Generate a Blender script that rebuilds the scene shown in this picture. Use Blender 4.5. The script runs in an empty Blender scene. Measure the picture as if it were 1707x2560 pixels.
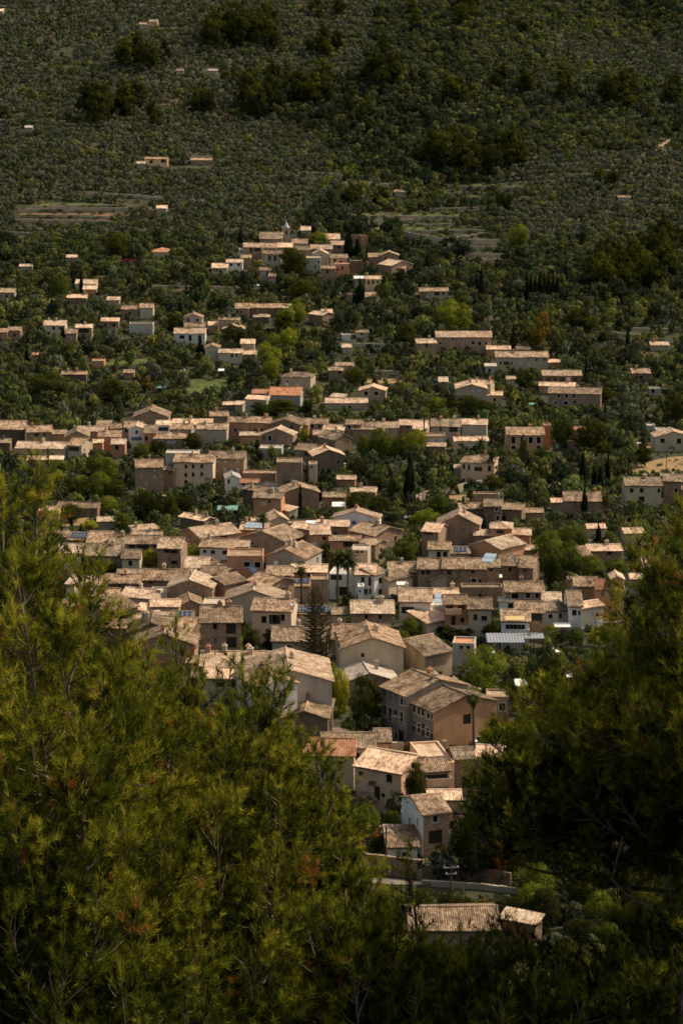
import bpy, math, random
import numpy as np
from mathutils import Vector
random.seed(7); RS = np.random.RandomState(11)
SC = bpy.context.scene
COL = SC.collection
# ------------------------------------------------------------------ camera model
F = 5950.0; W, H = 1707.0, 2560.0; P = math.radians(11.2)
cP, sP = math.cos(P), math.sin(P)
def ray(x, y):
    """direction with unit Y for a viewing angle of the telephoto camera"""
    u = (H/2 - y); r = (x - W/2)
    dy = F*cP + u*sP; dz = -F*sP + u*cP
    return r/dy, dz/dy
def proj(X, Y, Z):
    zc = Y*cP - Z*sP; yc = Y*sP + Z*cP
    return W/2 + F*X/zc, H/2 - F*yc/zc, F/zc
prof = [(-200,60),(-60,14),(-10,-1),(0,-2.2),(12,-8),(30,-18),(60,-35),(100,-53),(160,-82),(220,-106),(262,-117)]
for Y_, y_ in [(285,2450),(340,2150),(385,1890),(425,1700),(508,1510),(560,1400),(620,1300),(680,1230),(800,1080),
             (870,950),(930,850),(1030,700),(1090,620),(1170,500),(1300,300),(1500,0),(1750,-330),(2100,-700),(3000,-1300)]:
    prof.append((Y_, ray(W/2, y_)[1]*Y_))
_py = np.arange(-200, 3000, 4.0)
_pz = np.interp(_py, [p[0] for p in prof], [p[1] for p in prof])
_k = np.ones(9)/9
_pz[8:-8] = np.convolve(_pz, _k, 'same')[8:-8]
def ground(X, Y):
    z = np.interp(Y, _py, _pz)
    a = np.clip((Y-860)/300, 0, 1)
    z = z + a*(3.2*np.sin(X*0.021+Y*0.008+1.0)+2.4*np.sin(X*0.047-Y*0.019)+4.5*np.sin(X*0.0093-1.3+Y*0.003))
    b = np.clip((Y-1250)/300, 0, 1)
    z = z + b*(7*np.sin(X*0.018+Y*0.011)+3*np.sin(X*0.06+1))
    z = z + 0.25*np.sin(X*0.11+0.4)*np.sin(Y*0.09)*np.clip((Y-100)/200, 0, 1)
    return z
def hit(x, y, h=0.0, y0=230.0, y1=2400.0):
    rx, rz = ray(x, y)
    Ys = np.arange(y0, y1, 1.0)
    d = rz*Ys - (ground(rx*Ys, Ys) + h)
    i = np.argmax(d <= 0)
    if d[i] > 0: return None
    if i > 0:
        t = d[i-1]/(d[i-1]-d[i]); Yv = Ys[i-1] + t
    else: Yv = Ys[0]
    return np.array([rx*Yv, Yv, rz*Yv])
def onplane(x, y, z):
    rx, rz = ray(x, y); Yv = z/rz
    return np.array([rx*Yv, Yv, z])
TILES = dict(A=(0,1000,.3189),B=(450,900,.3189),C=(900,900,.3189),D=(1250,900,.2915),E=(100,1280,.2934),F=(500,1260,.2934),
  G=(900,1260,.2934),H=(1247,1260,.2934),I=(400,1560,.2934),J=(780,1560,.3316),K=(780,1900,.3954),L=(0,540,.3827),M=(500,540,.3827),
  N=(1000,540,.4509),S=(0,0,1.0),U=(0,0,.5485),V=(850,0,.5466))
def T(t, x, y):
    a = TILES[t]; return a[0]+x*a[2], a[1]+y*a[2]
# ------------------------------------------------------------------ materials
MAT = {}
def newmat(name):
    m = bpy.data.materials.new(name); m.use_nodes = True
    nt = m.node_tree; b = nt.nodes['Principled BSDF']
    b.inputs['Roughness'].default_value = .85
    b.inputs['Specular IOR Level'].default_value = .25
    MAT[name] = m
    return m, nt, b
def N(nt, typ, **kw):
    n = nt.nodes.new(typ)
    for k, v in kw.items():
        if k in n.inputs: n.inputs[k].default_value = v
        else: setattr(n, k, v)
    return n
def ramp(nt, fac, stops):
    r = nt.nodes.new('ShaderNodeValToRGB')
    e = r.color_ramp.elements
    while len(e) > 1: e.remove(e[-1])
    e[0].position = stops[0][0]; e[0].color = (*stops[0][1], 1)
    for p, c in stops[1:]:
        q = e.new(p); q.color = (*c, 1)
    nt.links.new(fac, r.inputs[0]); return r.outputs[0]
def mulc(nt, a, b, f=1.0):
    m = nt.nodes.new('ShaderNodeMix'); m.data_type = 'RGBA'; m.blend_type = 'MULTIPLY'
    m.inputs[0].default_value = f
    nt.links.new(a, m.inputs[6])
    if hasattr(b, 'links'): nt.links.new(b, m.inputs[7])
    else: m.inputs[7].default_value = (*b, 1)
    return m.outputs[2]
def geopos(nt):
    g = nt.nodes.new('ShaderNodeNewGeometry'); return g.outputs['Position']
def noise(nt, vec, scale, detail=4, rough=.6):
    n = nt.nodes.new('ShaderNodeTexNoise'); n.inputs['Scale'].default_value = scale
    n.inputs['Detail'].default_value = detail; n.inputs['Roughness'].default_value = rough
    nt.links.new(vec, n.inputs['Vector']); return n.outputs['Fac']
def c3(c, k=1.0): return tuple(min(1, x*k) for x in c)
def wallmat(name, col, stone=False, stain=.35):
    m, nt, b = newmat(name)
    pos = geopos(nt)
    mp = nt.nodes.new('ShaderNodeMapping'); nt.links.new(pos, mp.inputs['Vector']); mp.inputs['Scale'].default_value = (1, 1, .35)
    n1 = noise(nt, mp.outputs[0], .55, 5, .65)
    c = ramp(nt, n1, [(.25, c3(col, 1-stain)), (.5, col), (.75, c3(col, 1.12))])
    if stone:
        v = nt.nodes.new('ShaderNodeTexVoronoi'); v.inputs['Scale'].default_value = 4.2
        nt.links.new(pos, v.inputs['Vector'])
        vc = ramp(nt, v.outputs['Distance'], [(.0, (1.12, 1.1, 1.06)), (.45, (.95, .93, .9)), (.62, (.55, .5, .45))])
        c = mulc(nt, c, vc, .8)
        hs = nt.nodes.new('ShaderNodeHueSaturation'); nt.links.new(c, hs.inputs['Color'])
        sv = nt.nodes.new('ShaderNodeSeparateColor'); nt.links.new(v.outputs['Color'], sv.inputs[0])
        mr = nt.nodes.new('ShaderNodeMapRange'); nt.links.new(sv.outputs[0], mr.inputs[0]); mr.inputs[3].default_value = .78; mr.inputs[4].default_value = 1.2
        nt.links.new(mr.outputs[0], hs.inputs['Value']); c = hs.outputs[0]
        bm_ = nt.nodes.new('ShaderNodeBump'); bm_.inputs['Strength'].default_value = .5; bm_.inputs['Distance'].default_value = .08
        nt.links.new(v.outputs['Distance'], bm_.inputs['Height']); bm_.invert = True; nt.links.new(bm_.outputs[0], b.inputs['Normal'])
    n2 = noise(nt, pos, 3.5, 4, .7)
    c = mulc(nt, c, ramp(nt, n2, [(.3, (.8, .79, .77)), (.6, (1, 1, 1))]), .8)
    oi = nt.nodes.new('ShaderNodeObjectInfo')
    c = mulc(nt, c, ramp(nt, oi.outputs['Random'], [(0, (.86, .84, .84)), (1, (1.08, 1.06, 1.02))]), 1)
    nt.links.new(c, b.inputs['Base Color'])
    return m
def roofmat(name, dark, mid, light):
    m, nt, b = newmat(name)
    a = nt.nodes.new('ShaderNodeAttribute'); a.attribute_name = 'tile'
    pos = geopos(nt)
    n1 = noise(nt, pos, .45, 5, .7)
    mx = nt.nodes.new('ShaderNodeMath'); mx.operation = 'MULTIPLY_ADD'
    nt.links.new(a.outputs['Fac'], mx.inputs[0]); mx.inputs[1].default_value = .42
    mm = nt.nodes.new('ShaderNodeMath'); mm.operation = 'MULTIPLY_ADD'; nt.links.new(n1, mm.inputs[0]); mm.inputs[1].default_value = 1.5; mm.inputs[2].default_value = -.46
    nt.links.new(mm.outputs[0], mx.inputs[2])
    c = ramp(nt, mx.outputs[0], [(.12, dark), (.45, mid), (.72, light), (.95, c3(light, 1.25))])
    n2 = noise(nt, pos, 4.0, 3, .7)
    c = mulc(nt, c, ramp(nt, n2, [(.32, (.68, .64, .58)), (.55, (1, 1, 1))]), .7)
    oi = nt.nodes.new('ShaderNodeObjectInfo')
    c = mulc(nt, c, ramp(nt, oi.outputs['Random'], [(0, (.58, .55, .52)), (.3, (.95, .86, .78)), (.55, (.82, .82, .80)), (.8, (1.1, .97, .88)), (1, (1.2, 1.14, 1.08))]), 1)
    nt.links.new(c, b.inputs['Base Color']); b.inputs['Roughness'].default_value = .9
    return m
def flatmat(name, col, rough=.6, metal=0, var=.15, scale=3):
    m, nt, b = newmat(name)
    n1 = noise(nt, geopos(nt), scale, 3, .6)
    c = ramp(nt, n1, [(.3, c3(col, 1-var)), (.7, c3(col, 1+var))])
    nt.links.new(c, b.inputs['Base Color']); b.inputs['Roughness'].default_value = rough; b.inputs['Metallic'].default_value = metal
    return m
WALLC = dict(st=(.36,.26,.18), sd=(.22,.16,.115), cr=(.60,.49,.35), pe=(.76,.49,.32), wh=(.76,.74,.70), gr=(.42,.39,.33),
             og=(.52,.27,.15), ta=(.46,.37,.27), pk=(.43,.30,.21), br=(.44,.25,.14), dg=(.25,.225,.19))
for k, v in WALLC.items(): wallmat('wall_'+k, v, stone=k in ('st','sd','pk'), stain=.3 if k not in ('wh','cr') else .18)
roofmat('roof_tn', (0.081, 0.057, 0.035), (0.232, 0.172, 0.114), (0.447, 0.343, 0.237))
roofmat('roof_br', (0.08, 0.055, 0.037), (0.25, 0.173, 0.11), (0.46, 0.347, 0.231))
roofmat('roof_lt', (0.2, 0.137, 0.088), (0.52, 0.389, 0.275), (0.78, 0.619, 0.473))
roofmat('roof_rd', (.20,.085,.045), (.38,.185,.10), (.50,.28,.17))
roofmat('roof_gy', (.30,.28,.25), (.45,.42,.37), (.55,.52,.47))
flatmat('glass', (.012,.013,.014), .12, 0, .3)
flatmat('shutter_or_shade', (.03,.028,.022), .6)
flatmat('shutter_green', (.015,.045,.035), .6)
flatmat('shutter_pale', (.45,.45,.43), .6)
flatmat('shutter_blue', (.10,.16,.21), .6)
flatmat('stone_trim', (.50,.43,.34), .8)
flatmat('wood', (.10,.06,.035), .8)
flatmat('metal_grey', (.30,.31,.32), .45, .5)
flatmat('metal_dark', (.04,.04,.04), .5, .3)
flatmat('canvas_white', (.75,.73,.68), .9)
flatmat('canvas_teal', (.14,.28,.23), .8)
flatmat('canvas_yellow', (.62,.45,.22), .8)
flatmat('solar', (.02,.035,.07), .18, 0, .3, .8)
flatmat('car_white', (.7,.7,.7), .3); flatmat('car_dark', (.03,.035,.04), .3); flatmat('car_red', (.3,.03,.02), .3)
flatmat('tyre', (.015,.015,.015), .9)
flatmat('bark', (.14,.105,.075), .95, 0, .35, 8)
flatmat('bark_pale', (.30,.25,.20), .95, 0, .35, 8)
flatmat('cone', (.07,.045,.028), .9)
flatmat('skylight', (.35,.42,.48), .2)
def leafmat(name, stops, attr=True, transl=.25, tipvar=True):
    m, nt, b = newmat(name)
    a = nt.nodes.new('ShaderNodeAttribute'); a.attribute_name = 'leaf'
    c = ramp(nt, a.outputs['Fac'], stops)
    oi = nt.nodes.new('ShaderNodeObjectInfo')
    if not attr:
        c = mulc(nt, c, ramp(nt, oi.outputs['Random'], [(0, (.62, .66, .7)), (.5, (.95, .95, .9)), (.8, (1.15, 1.1, .85)), (1, (1.5, 1.35, .8))]), 1)
    tr = nt.nodes.new('ShaderNodeBsdfTranslucent'); nt.links.new(c, tr.inputs['Color'])
    df = nt.nodes.new('ShaderNodeBsdfDiffuse'); nt.links.new(c, df.inputs['Color'])
    mx = nt.nodes.new('ShaderNodeMixShader'); mx.inputs[0].default_value = transl
    nt.links.new(df.outputs[0], mx.inputs[1]); nt.links.new(tr.outputs[0], mx.inputs[2])
    nt.links.new(mx.outputs[0], nt.nodes['Material Output'].inputs[0])
    nt.nodes.remove(b)
    return m
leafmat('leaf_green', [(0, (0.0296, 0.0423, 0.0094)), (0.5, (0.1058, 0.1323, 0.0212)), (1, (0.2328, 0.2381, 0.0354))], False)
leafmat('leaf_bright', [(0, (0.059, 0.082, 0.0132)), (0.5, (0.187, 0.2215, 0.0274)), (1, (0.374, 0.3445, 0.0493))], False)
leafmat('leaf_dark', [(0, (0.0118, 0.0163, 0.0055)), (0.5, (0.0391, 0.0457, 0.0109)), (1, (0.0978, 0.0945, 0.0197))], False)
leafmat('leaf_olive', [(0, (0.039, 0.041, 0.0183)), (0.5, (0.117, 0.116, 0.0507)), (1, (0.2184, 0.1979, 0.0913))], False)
leafmat('leaf_autumn', [(0,(.035,.03,.010)),(.5,(.10,.075,.022)),(1,(.22,.13,.035))], False)
leafmat('leaf_pink', [(0,(.15,.01,.04)),(1,(.45,.03,.12))], False)
leafmat('leaf_palm', [(0,(.03,.035,.014)),(.5,(.09,.10,.035)),(1,(.20,.19,.07))], False)
leafmat('needle', [(0,(.010,.015,.004)),(.35,(.060,.074,.009)),(.65,(.175,.185,.018)),(.93,(.42,.38,.04)),(1.0,(.30,.125,.035))], True, .42)
leafmat('leaf_conifer', [(0,(.02,.02,.010)),(.5,(.065,.06,.025)),(1,(.13,.115,.05))], False)
leafmat('leaf_cypress', [(0,(.008,.011,.007)),(.5,(.018,.024,.012)),(1,(.035,.042,.018))], False, .1)
def massmat():
    m, nt, b = newmat('leaf_mass')
    a = nt.nodes.new('ShaderNodeAttribute'); a.attribute_name = 'tint'
    tr = nt.nodes.new('ShaderNodeBsdfTranslucent'); nt.links.new(a.outputs['Color'], tr.inputs['Color'])
    df = nt.nodes.new('ShaderNodeBsdfDiffuse'); nt.links.new(a.outputs['Color'], df.inputs['Color'])
    mx = nt.nodes.new('ShaderNodeMixShader'); mx.inputs[0].default_value = .2
    nt.links.new(df.outputs[0], mx.inputs[1]); nt.links.new(tr.outputs[0], mx.inputs[2])
    nt.links.new(mx.outputs[0], nt.nodes['Material Output'].inputs[0]); nt.nodes.remove(b)
massmat()
def groundmat():
    m, nt, b = newmat('ground')
    pos = geopos(nt)
    n1 = noise(nt, pos, .035, 6, .65)
    c = ramp(nt, n1, [(.38,(.034,.040,.018)),(.55,(.06,.058,.028)),(.68,(.12,.088,.045)),(.8,(.22,.155,.085))])
    n2 = noise(nt, pos, .9, 5, .7)
    c = mulc(nt, c, ramp(nt, n2, [(.3,(.45,.5,.4)),(.65,(1.1,1.05,1))]), 1)
    nt.links.new(c, b.inputs['Base Color']); b.inputs['Roughness'].default_value = 1
    for nm, st in (('dry_grass', [(.3,(.20,.13,.055)),(.7,(.36,.25,.12))]), ('green_grass', [(.3,(.04,.06,.015)),(.7,(.13,.15,.035))]),
                   ('paving', [(.3,(.16,.12,.09)),(.7,(.28,.22,.16))]), ('asphalt', [(.3,(.20,.16,.13)),(.7,(.27,.22,.18))]), ('red_earth', [(.3,(.12,.06,.03)),(.7,(.26,.14,.07))])):
        m, nt, b = newmat(nm); pos = geopos(nt)
        c = ramp(nt, noise(nt, pos, .5, 6, .7), st)
        c = mulc(nt, c, ramp(nt, noise(nt, pos, 3, 4, .7), [(.3,(.5,.5,.45)),(.6,(1,1,1))]), .8)
        nt.links.new(c, b.inputs['Base Color']); b.inputs['Roughness'].default_value = 1
groundmat()
# ------------------------------------------------------------------ object helpers
class MB:
    def __init__(s): s.v = []; s.f = []; s.a = []
    def quad(s, a, b, c, d, t=.5):
        i = len(s.v); s.v += [tuple(a), tuple(b), tuple(c), tuple(d)]; s.f.append((i, i+1, i+2, i+3)); s.a.append(t)
    def poly(s, pts, t=.5):
        i = len(s.v); s.v += [tuple(p) for p in pts]; s.f.append(tuple(range(i, i+len(pts)))); s.a.append(t)
    def box(s, x0, x1, y0, y1, z0, z1, t=.5):
        p = [(x0,y0,z0),(x1,y0,z0),(x1,y1,z0),(x0,y1,z0),(x0,y0,z1),(x1,y0,z1),(x1,y1,z1),(x0,y1,z1)]
        i = len(s.v); s.v += p
        for q in ((0,3,2,1),(4,5,6,7),(0,1,5,4),(1,2,6,5),(2,3,7,6),(3,0,4,7)):
            s.f.append(tuple(i+k for k in q)); s.a.append(t)
    def hexa(s, b4, up, t=.5):
        """b4: four bottom points ccw; up: vector"""
        b4 = [np.array(p, float) for p in b4]; up = np.array(up, float)
        p = b4 + [q+up for q in b4]
        i = len(s.v); s.v += [tuple(q) for q in p]
        for q in ((0,3,2,1),(4,5,6,7),(0,1,5,4),(1,2,6,5),(2,3,7,6),(3,0,4,7)):
            s.f.append(tuple(i+k for k in q)); s.a.append(t)
    def cyl(s, c0, c1, r0, r1, n=8, cap=True, t=.5):
        c0 = np.array(c0, float); c1 = np.array(c1, float); d = c1-c0; d = d/max(1e-9, np.linalg.norm(d))
        a = np.cross(d, (0,0,1.0));
        if np.linalg.norm(a) < .1: a = np.cross(d, (1.0,0,0))
        a /= np.linalg.norm(a); b = np.cross(d, a)
        i = len(s.v)
        for c, r in ((c0, r0), (c1, r1)):
            for k in range(n):
                an = 2*math.pi*k/n; s.v.append(tuple(c+r*(math.cos(an)*a+math.sin(an)*b)))
        for k in range(n):
            s.f.append((i+k, i+(k+1)%n, i+n+(k+1)%n, i+n+k)); s.a.append(t)
        if cap:
            s.f.append(tuple(i+n-1-k for k in range(n))); s.a.append(t); s.f.append(tuple(i+n+k for k in range(n))); s.a.append(t)
    def tube(s, pts, radii, n=6):
        for k in range(len(pts)-1): s.cyl(pts[k], pts[k+1], radii[k], radii[k+1], n, cap=(k in (0, len(pts)-2)))
    def mesh(s, name, mat, attr='tile'):
        me = bpy.data.meshes.new(name); me.from_pydata(s.v, [], s.f)
        if attr:
            at = me.attributes.new(attr, 'FLOAT', 'FACE'); at.data.foreach_set('value', np.array(s.a, dtype=np.float32))
        me.materials.append(MAT[mat]); return me
    def build(s, name, mat, parent=None, attr=None):
        return link(name, s.mesh(name, mat, attr), parent)
def link(name, data, parent=None):
    o = bpy.data.objects.new(name, data); COL.objects.link(o)
    if parent is not None: o.parent = parent
    return o
def npmesh(name, V, nper, mat, attrs=None):
    """V (n*nper,3) separate polygons of nper corners"""
    n = len(V)//nper
    me = bpy.data.meshes.new(name)
    me.vertices.add(len(V)); me.vertices.foreach_set('co', np.ascontiguousarray(V, dtype=np.float32).ravel())
    me.loops.add(len(V)); me.loops.foreach_set('vertex_index', np.arange(len(V), dtype=np.int32))
    me.polygons.add(n); me.polygons.foreach_set('loop_start', np.arange(0, len(V), nper, dtype=np.int32))
    me.polygons.foreach_set('loop_total', np.full(n, nper, dtype=np.int32))
    me.update(calc_edges=True)
    for nm, (typ, val) in (attrs or {}).items():
        at = me.attributes.new(nm, typ, 'FACE')
        at.data.foreach_set('value' if typ == 'FLOAT' else 'color', np.ascontiguousarray(val, dtype=np.float32).ravel())
    me.materials.append(MAT[mat]); return me
USED = set()
def tag(o, label, cat, group=None, kind=None):
    if label: o['label'] = label; USED.add(label)
    if cat: o['category'] = cat
    if group: o['group'] = group
    if kind: o['kind'] = kind
    return o
def thing(name, label, cat, loc=(0,0,0), rz=0, group=None):
    o = link(name, None); o.location = [float(q) for q in loc]; o.rotation_euler = (0, 0, rz); o.empty_display_size = .5
    return tag(o, label, cat, group)
LM = []      # landmarks: (x, y, words)
PEND = []    # things to be labelled from landmarks: (obj, x, y, adj words, group)
ORD = ['','second ','third ','fourth ','fifth ','sixth ','seventh ','eighth ','ninth ','tenth ']
def relword(dx, dy):
    if abs(dx) < 9 and abs(dy) < 9: return 'right beside'
    a = abs(dx); b = abs(dy)*1.6
    near = 'just ' if math.hypot(dx, dy) < 55 else ''
    if a > 2.2*b: return near + ('right of' if dx > 0 else 'left of')
    if b > 2.2*a: return near + ('beyond' if dy < 0 else 'in front of')
    return ('beyond and ' if dy < 0 else 'in front and ') + ('right of' if dx > 0 else 'left of')
def autolabels():
    for o, x, y, adj in PEND:
        c = sorted(LM, key=lambda l: math.hypot(l[0]-x, (l[1]-y)*1.5))[:9]
        done = False
        cands = ['%s %s %s' % (adj, relword(x-l[0], y-l[1]), l[2]) for l in c[:4]]
        cands += ['%s between %s and %s' % (adj, c[i][2], c[j][2]) for i in range(4) for j in range(i+1, 5)
                  if (x-c[i][0])*(x-c[j][0]) < 0]
        cands += ['%s %s %s' % (adj, relword(x-l[0], y-l[1]), l[2]) for l in c[4:]]
        base_ = list(cands)
        for k in range(1, 10):
            cands += [ORD[k] + s for s in base_[:8]]
        for s in cands:
            if s not in USED and 4 <= len(s.split()) <= 16:
                o['label'] = s; USED.add(s); done = True; break
        if not done: o['label'] = cands[0]; print('DUPLABEL', cands[0])
import time; T0 = time.time(); SUN_E = 4.7; SKY_E = 0.195
# ------------------------------------------------------------------ houses
RECTS = []    # screen rect + distance of every building: keeps planted trees off facades
FOOT = []     # footprints (x,y,r)
def panel(mb, o, ux, w, z0, z1, holes, rev=.2):
    """vertical wall rectangle from o along ux with real openings and reveals; outward normal = ux rotated -90deg"""
    n = np.array([ux[1], -ux[0], 0.0]); o = np.array(o, float)
    def P(u, z, d=0): q = o + ux*u - n*d; return (q[0], q[1], z)
    xs = sorted(set([0.0, w] + [h[0] for h in holes] + [h[1] for h in holes])); zs = sorted(set([z0, z1] + [h[2] for h in holes] + [h[3] for h in holes]))
    for i in range(len(xs)-1):
        for j in range(len(zs)-1):
            cx, cz = (xs[i]+xs[i+1])/2, (zs[j]+zs[j+1])/2
            if any(h[0] < cx < h[1] and h[2] < cz < h[3] for h in holes): continue
            mb.quad(P(xs[i], zs[j]), P(xs[i+1], zs[j]), P(xs[i+1], zs[j+1]), P(xs[i], zs[j+1]))
    for a, b, c, d in [h[:4] for h in holes]:
        mb.quad(P(a,c), P(b,c), P(b,c,rev), P(a,c,rev)); mb.quad(P(a,d,rev), P(b,d,rev), P(b,d), P(a,d))
        mb.quad(P(a,c,rev), P(a,d,rev), P(a,d), P(a,c)); mb.quad(P(b,c), P(b,d), P(b,d,rev), P(b,c,rev))
def window(parent, o, ux, h, rev=.2):
    """window part: pane (+ frame, shutters) filling the opening h = (a,b,c,d,type)"""
    a, b, c, d, ty = h; n = np.array([ux[1], -ux[0], 0.0]); o = np.array(o, float)
    def Q(u, z, dd): q = o + ux*u + n*dd; return (q[0], q[1], z)
    def slab(mb, u0, u1, z0, z1, d0, d1):
        mb.hexa([Q(u0,z0,d0), Q(u1,z0,d0), Q(u1,z0,d1), Q(u0,z0,d1)], (0,0,z1-z0))
    mb = MB()
    pm = {'d':'glass','f':'glass','s':'glass','l':'shutter_pale','g':'shutter_green','b':'shutter_blue','k':'shutter_or_shade','m':'glass','o':'glass'}[ty]  # dark panes also stand for the shade inside open loggias and verandahs
    dp = -.12 if ty in 'lgbk' else -.17
    slab(mb, a+.004, b-.004, c+.004, d-.004, dp-.03, dp)
    w = mb.build('door' if (c < .4 and d-c > 1.5 and b-a < 1.8) else 'window', pm, parent)
    t = .09 if ty != 'f' else .2
    mb = MB()
    if ty == 'f':
        slab(mb, a-t, a, c-t, d+t, -.02, .05); slab(mb, b, b+t, c-t, d+t, -.02, .05)
        slab(mb, a, b, d, d+t, -.02, .053); slab(mb, a-.05, b+.05, c-t, c, -.02, .10)
        mb.build('surround', 'stone_trim', w)
    elif ty in 'dsmo' and (b-a) > .8:
        m = .05; zz = dp+.035
        k = max(1, int(round((b-a)/.75)))
        for i in range(1, k):
            u = a+(b-a)*i/k; slab(mb, u-m/2, u+m/2, c+.05, d-.05, dp+.002, zz)
        slab(mb, a+.004, a+.06, c+.05, d-.05, dp+.002, zz); slab(mb, b-.06, b-.004, c+.05, d-.05, dp+.002, zz)
        slab(mb, a-.05, b+.05, c-.07, c, -.02, .08)
        mb.build('frame', 'stone_trim' if ty == 'm' else 'wood', w)
    if ty == 's':
        for (u0, u1) in ((a-(b-a)*.5, a-.02), (b+.02, b+(b-a)*.5)):
            mb = MB(); slab(mb, u0, u1, c, d, .01, .06); mb.build('shutter', 'shutter_or_shade', w)
def sheet(mb, p0, ex, L, es, S, nrm, pitch, amp):
    """corrugated tile slope: p0 eave corner, ex unit along eave, es unit up the slope"""
    ncol = max(6, int(L/pitch)); k = 3
    nu = ncol*k; nv = max(3, int(S/.5))
    u = np.linspace(0, L, nu+1); v = np.linspace(0, S, nv+1)
    wob = RS.uniform(-.04, .04, (nv+1, ncol+2))
    prof_ = np.array([0, .85, 1.0])
    cellr = RS.uniform(0, 1, (nv, ncol+1))
    base = len(mb.v)
    for j in range(nv+1):
        for i in range(nu+1):
            hgt = amp*prof_[i % k] + wob[j, i//k]*(.6 if 0 < j < nv else .3) + .05*math.sin(u[i]*.55+v[j]*.3)
            q = p0 + ex*u[i] + es*v[j] + nrm*hgt
            mb.v.append((q[0], q[1], q[2]))
    for j in range(nv):
        for i in range(nu):
            a = base + j*(nu+1)+i
            mb.f.append((a, a+1, a+nu+2, a+nu+1))
            mb.a.append(float(cellr[j, i//k])*(1 if i % k else .55))
    q = [p0, p0+ex*L, p0+ex*L+es*S, p0+es*S]
    mb.hexa([x - nrm*.12 for x in q], nrm*.10, .35)
NOUN = {'st':'brown stone','sd':'dark stone','cr':'cream','pe':'peach','wh':'white','gr':'grey rendered','og':'orange','ta':'tan','pk':'pinkish stone'}
RN = {'tn':'weathered tan tile','br':'brown tile','lt':'pale tile','rd':'red tile','gy':'pale grey'}
HL = []
def house(t, kind, x0, y0, x1, y1, yr, h, wall='ta', roof='tn', wins=None, label=None, lm=None, d=None, name='house', side=None, ch=None,
          swl=None, swr=None, tall=None, sider=None, hk=.74, group=None, cat=None):
    h = max(2.3, h*hk)
    X0, Y0 = T(t, x0, y0); X1, Y1 = T(t, x1, y1); YR = T(t, 0, yr)[1] if yr is not None else None
    dz = 0
    A = hit(X0, Y0, h) if X1-X0 > 0 else None
    mid = hit((X0+X1)/2, (Y0+Y1)/2, h)
    if mid is None: return None
    ez = mid[2]
    p0 = onplane(X0, Y0, ez); p1 = onplane(X1, Y1, ez)
    v = p1-p0; v[2] = 0; Wd = float(np.linalg.norm(v)); ex = v/Wd
    ey = np.array([-ex[1], ex[0], 0.0])          # into the building
    c = (p0+p1)/2; s = proj(*c)[2]; th = math.asin(min(.9, -c[2]/np.linalg.norm(c)))
    pit = math.radians(17)
    cosy = abs(ey[1])
    if kind == 's' or kind == 'p':
        hs = max(3, (min(Y0, Y1)*.5+max(Y0, Y1)*.5 - YR))
        if d is None:
            d = 2*hs/((math.sin(th)*cosy + math.tan(pit)*math.cos(th))*s)
            d = min(max(d, 4), 16)
        rise = d/2*math.tan(pit)
    elif kind == 'm':
        if d is None: d = min(max(((Y0+Y1)/2-YR)/((math.sin(th)*cosy+.22)*s), 3), 12)
        rise = d*.22
    elif kind == 'g':
        d = d or 8
        rise = max(.6, ((Y0+Y1)/2-YR)/(s*math.cos(th)))
        rise = min(rise, Wd/2*.5)
    else:
        d = d or 7; rise = 0
    rz = math.atan2(ex[1], ex[0])
    root = thing(name, None, cat or name.replace('_', ' '), (c[0], c[1], ez-h), rz)
    # local frame: x along front, y into building, z up from ground
    hw = Wd/2; X_ = np.array([1.0,0,0]); Y_ = np.array([0,1.0,0]); Z_ = np.array([0,0,1.0])
    def loc(px, py):                              # screen position on the front wall -> (u,z)
        rx, rzz = ray(px, py); n = np.array([ex[1], -ex[0]])
        k = (n @ c[:2])/(n[0]*rx + n[1]); q = np.array([rx*k, k, rzz*k]) - c
        return float(q @ ex)+hw, float(q[2])+h
    holes = []; far = c[1] > 760
    if wins is None:
        wins = []
        ns = max(1, int(round(h/3.0))); nw = max(1, int(Wd/3.4))
        hv = []
        for a in range(nw):
            for b in range(ns):
                if random.random() < .3: continue
                u = (a+.5)*Wd/nw + random.uniform(-.3, .3); ww = random.choice([.8, .9, 1.1]); wh = random.choice([1.0, 1.3, 1.5]); zc = h - 1.55 - b*2.9
                if zc-wh/2 > .3: holes.append([u-ww/2, u+ww/2, zc-wh/2, zc+wh/2, random.choice('ddddflkb' if not far else 'ddfl')])
    else:
        for w_ in wins:
            ty = w_[4] if len(w_) > 4 else 'd'
            px, py = T(t, w_[0], w_[1]); sw, sh = w_[2]*TILES[t][2], w_[3]*TILES[t][2]
            u, z = loc(px, py)
            ww = max(.6, sw/s/max(.35, abs(ex[0])))*(1.4 if abs(ex[0]) < .62 else 1.08); wh = max(.65, sh/s)*1.06
            holes.append([u-ww/2, u+ww/2, z-wh/2, z+wh/2, ty])
    H2 = []
    for q in holes:
        q[0] = max(q[0], .25); q[1] = min(q[1], Wd-.25); q[2] = max(q[2], .1); q[3] = min(q[3], h-.25)
        if q[1]-q[0] > .3 and q[3]-q[2] > .3 and not any(q[0]-.1 < r[1] and q[1]+.1 > r[0] and q[2]-.1 < r[3] and q[3]+.1 > r[2] for r in H2): H2.append(q)
    # side wall openings
    def sidewins(spec, left):
        out = []
        if spec == 'none': return out
        if isinstance(spec, list):
            for q in spec: out.append(list(q))
            return out
        rr = random.Random(int(x0*7+y0*13+(3 if left else 5)))
        for b in range(max(1, int(h/3))):
            for a in range(max(1, int(d/4.5))):
                if rr.random() < .55: continue
                u = (a+.5)*d/max(1, int(d/4.5)); zc = h-1.7-b*2.9
                if zc > .9: out.append([u-.4, u+.4, zc-.55, zc+.55, 'd'])
        return out
    sl = sidewins(swl, True); sr = sidewins(swr, False)
    mb = MB(); zb = -2.2
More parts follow.
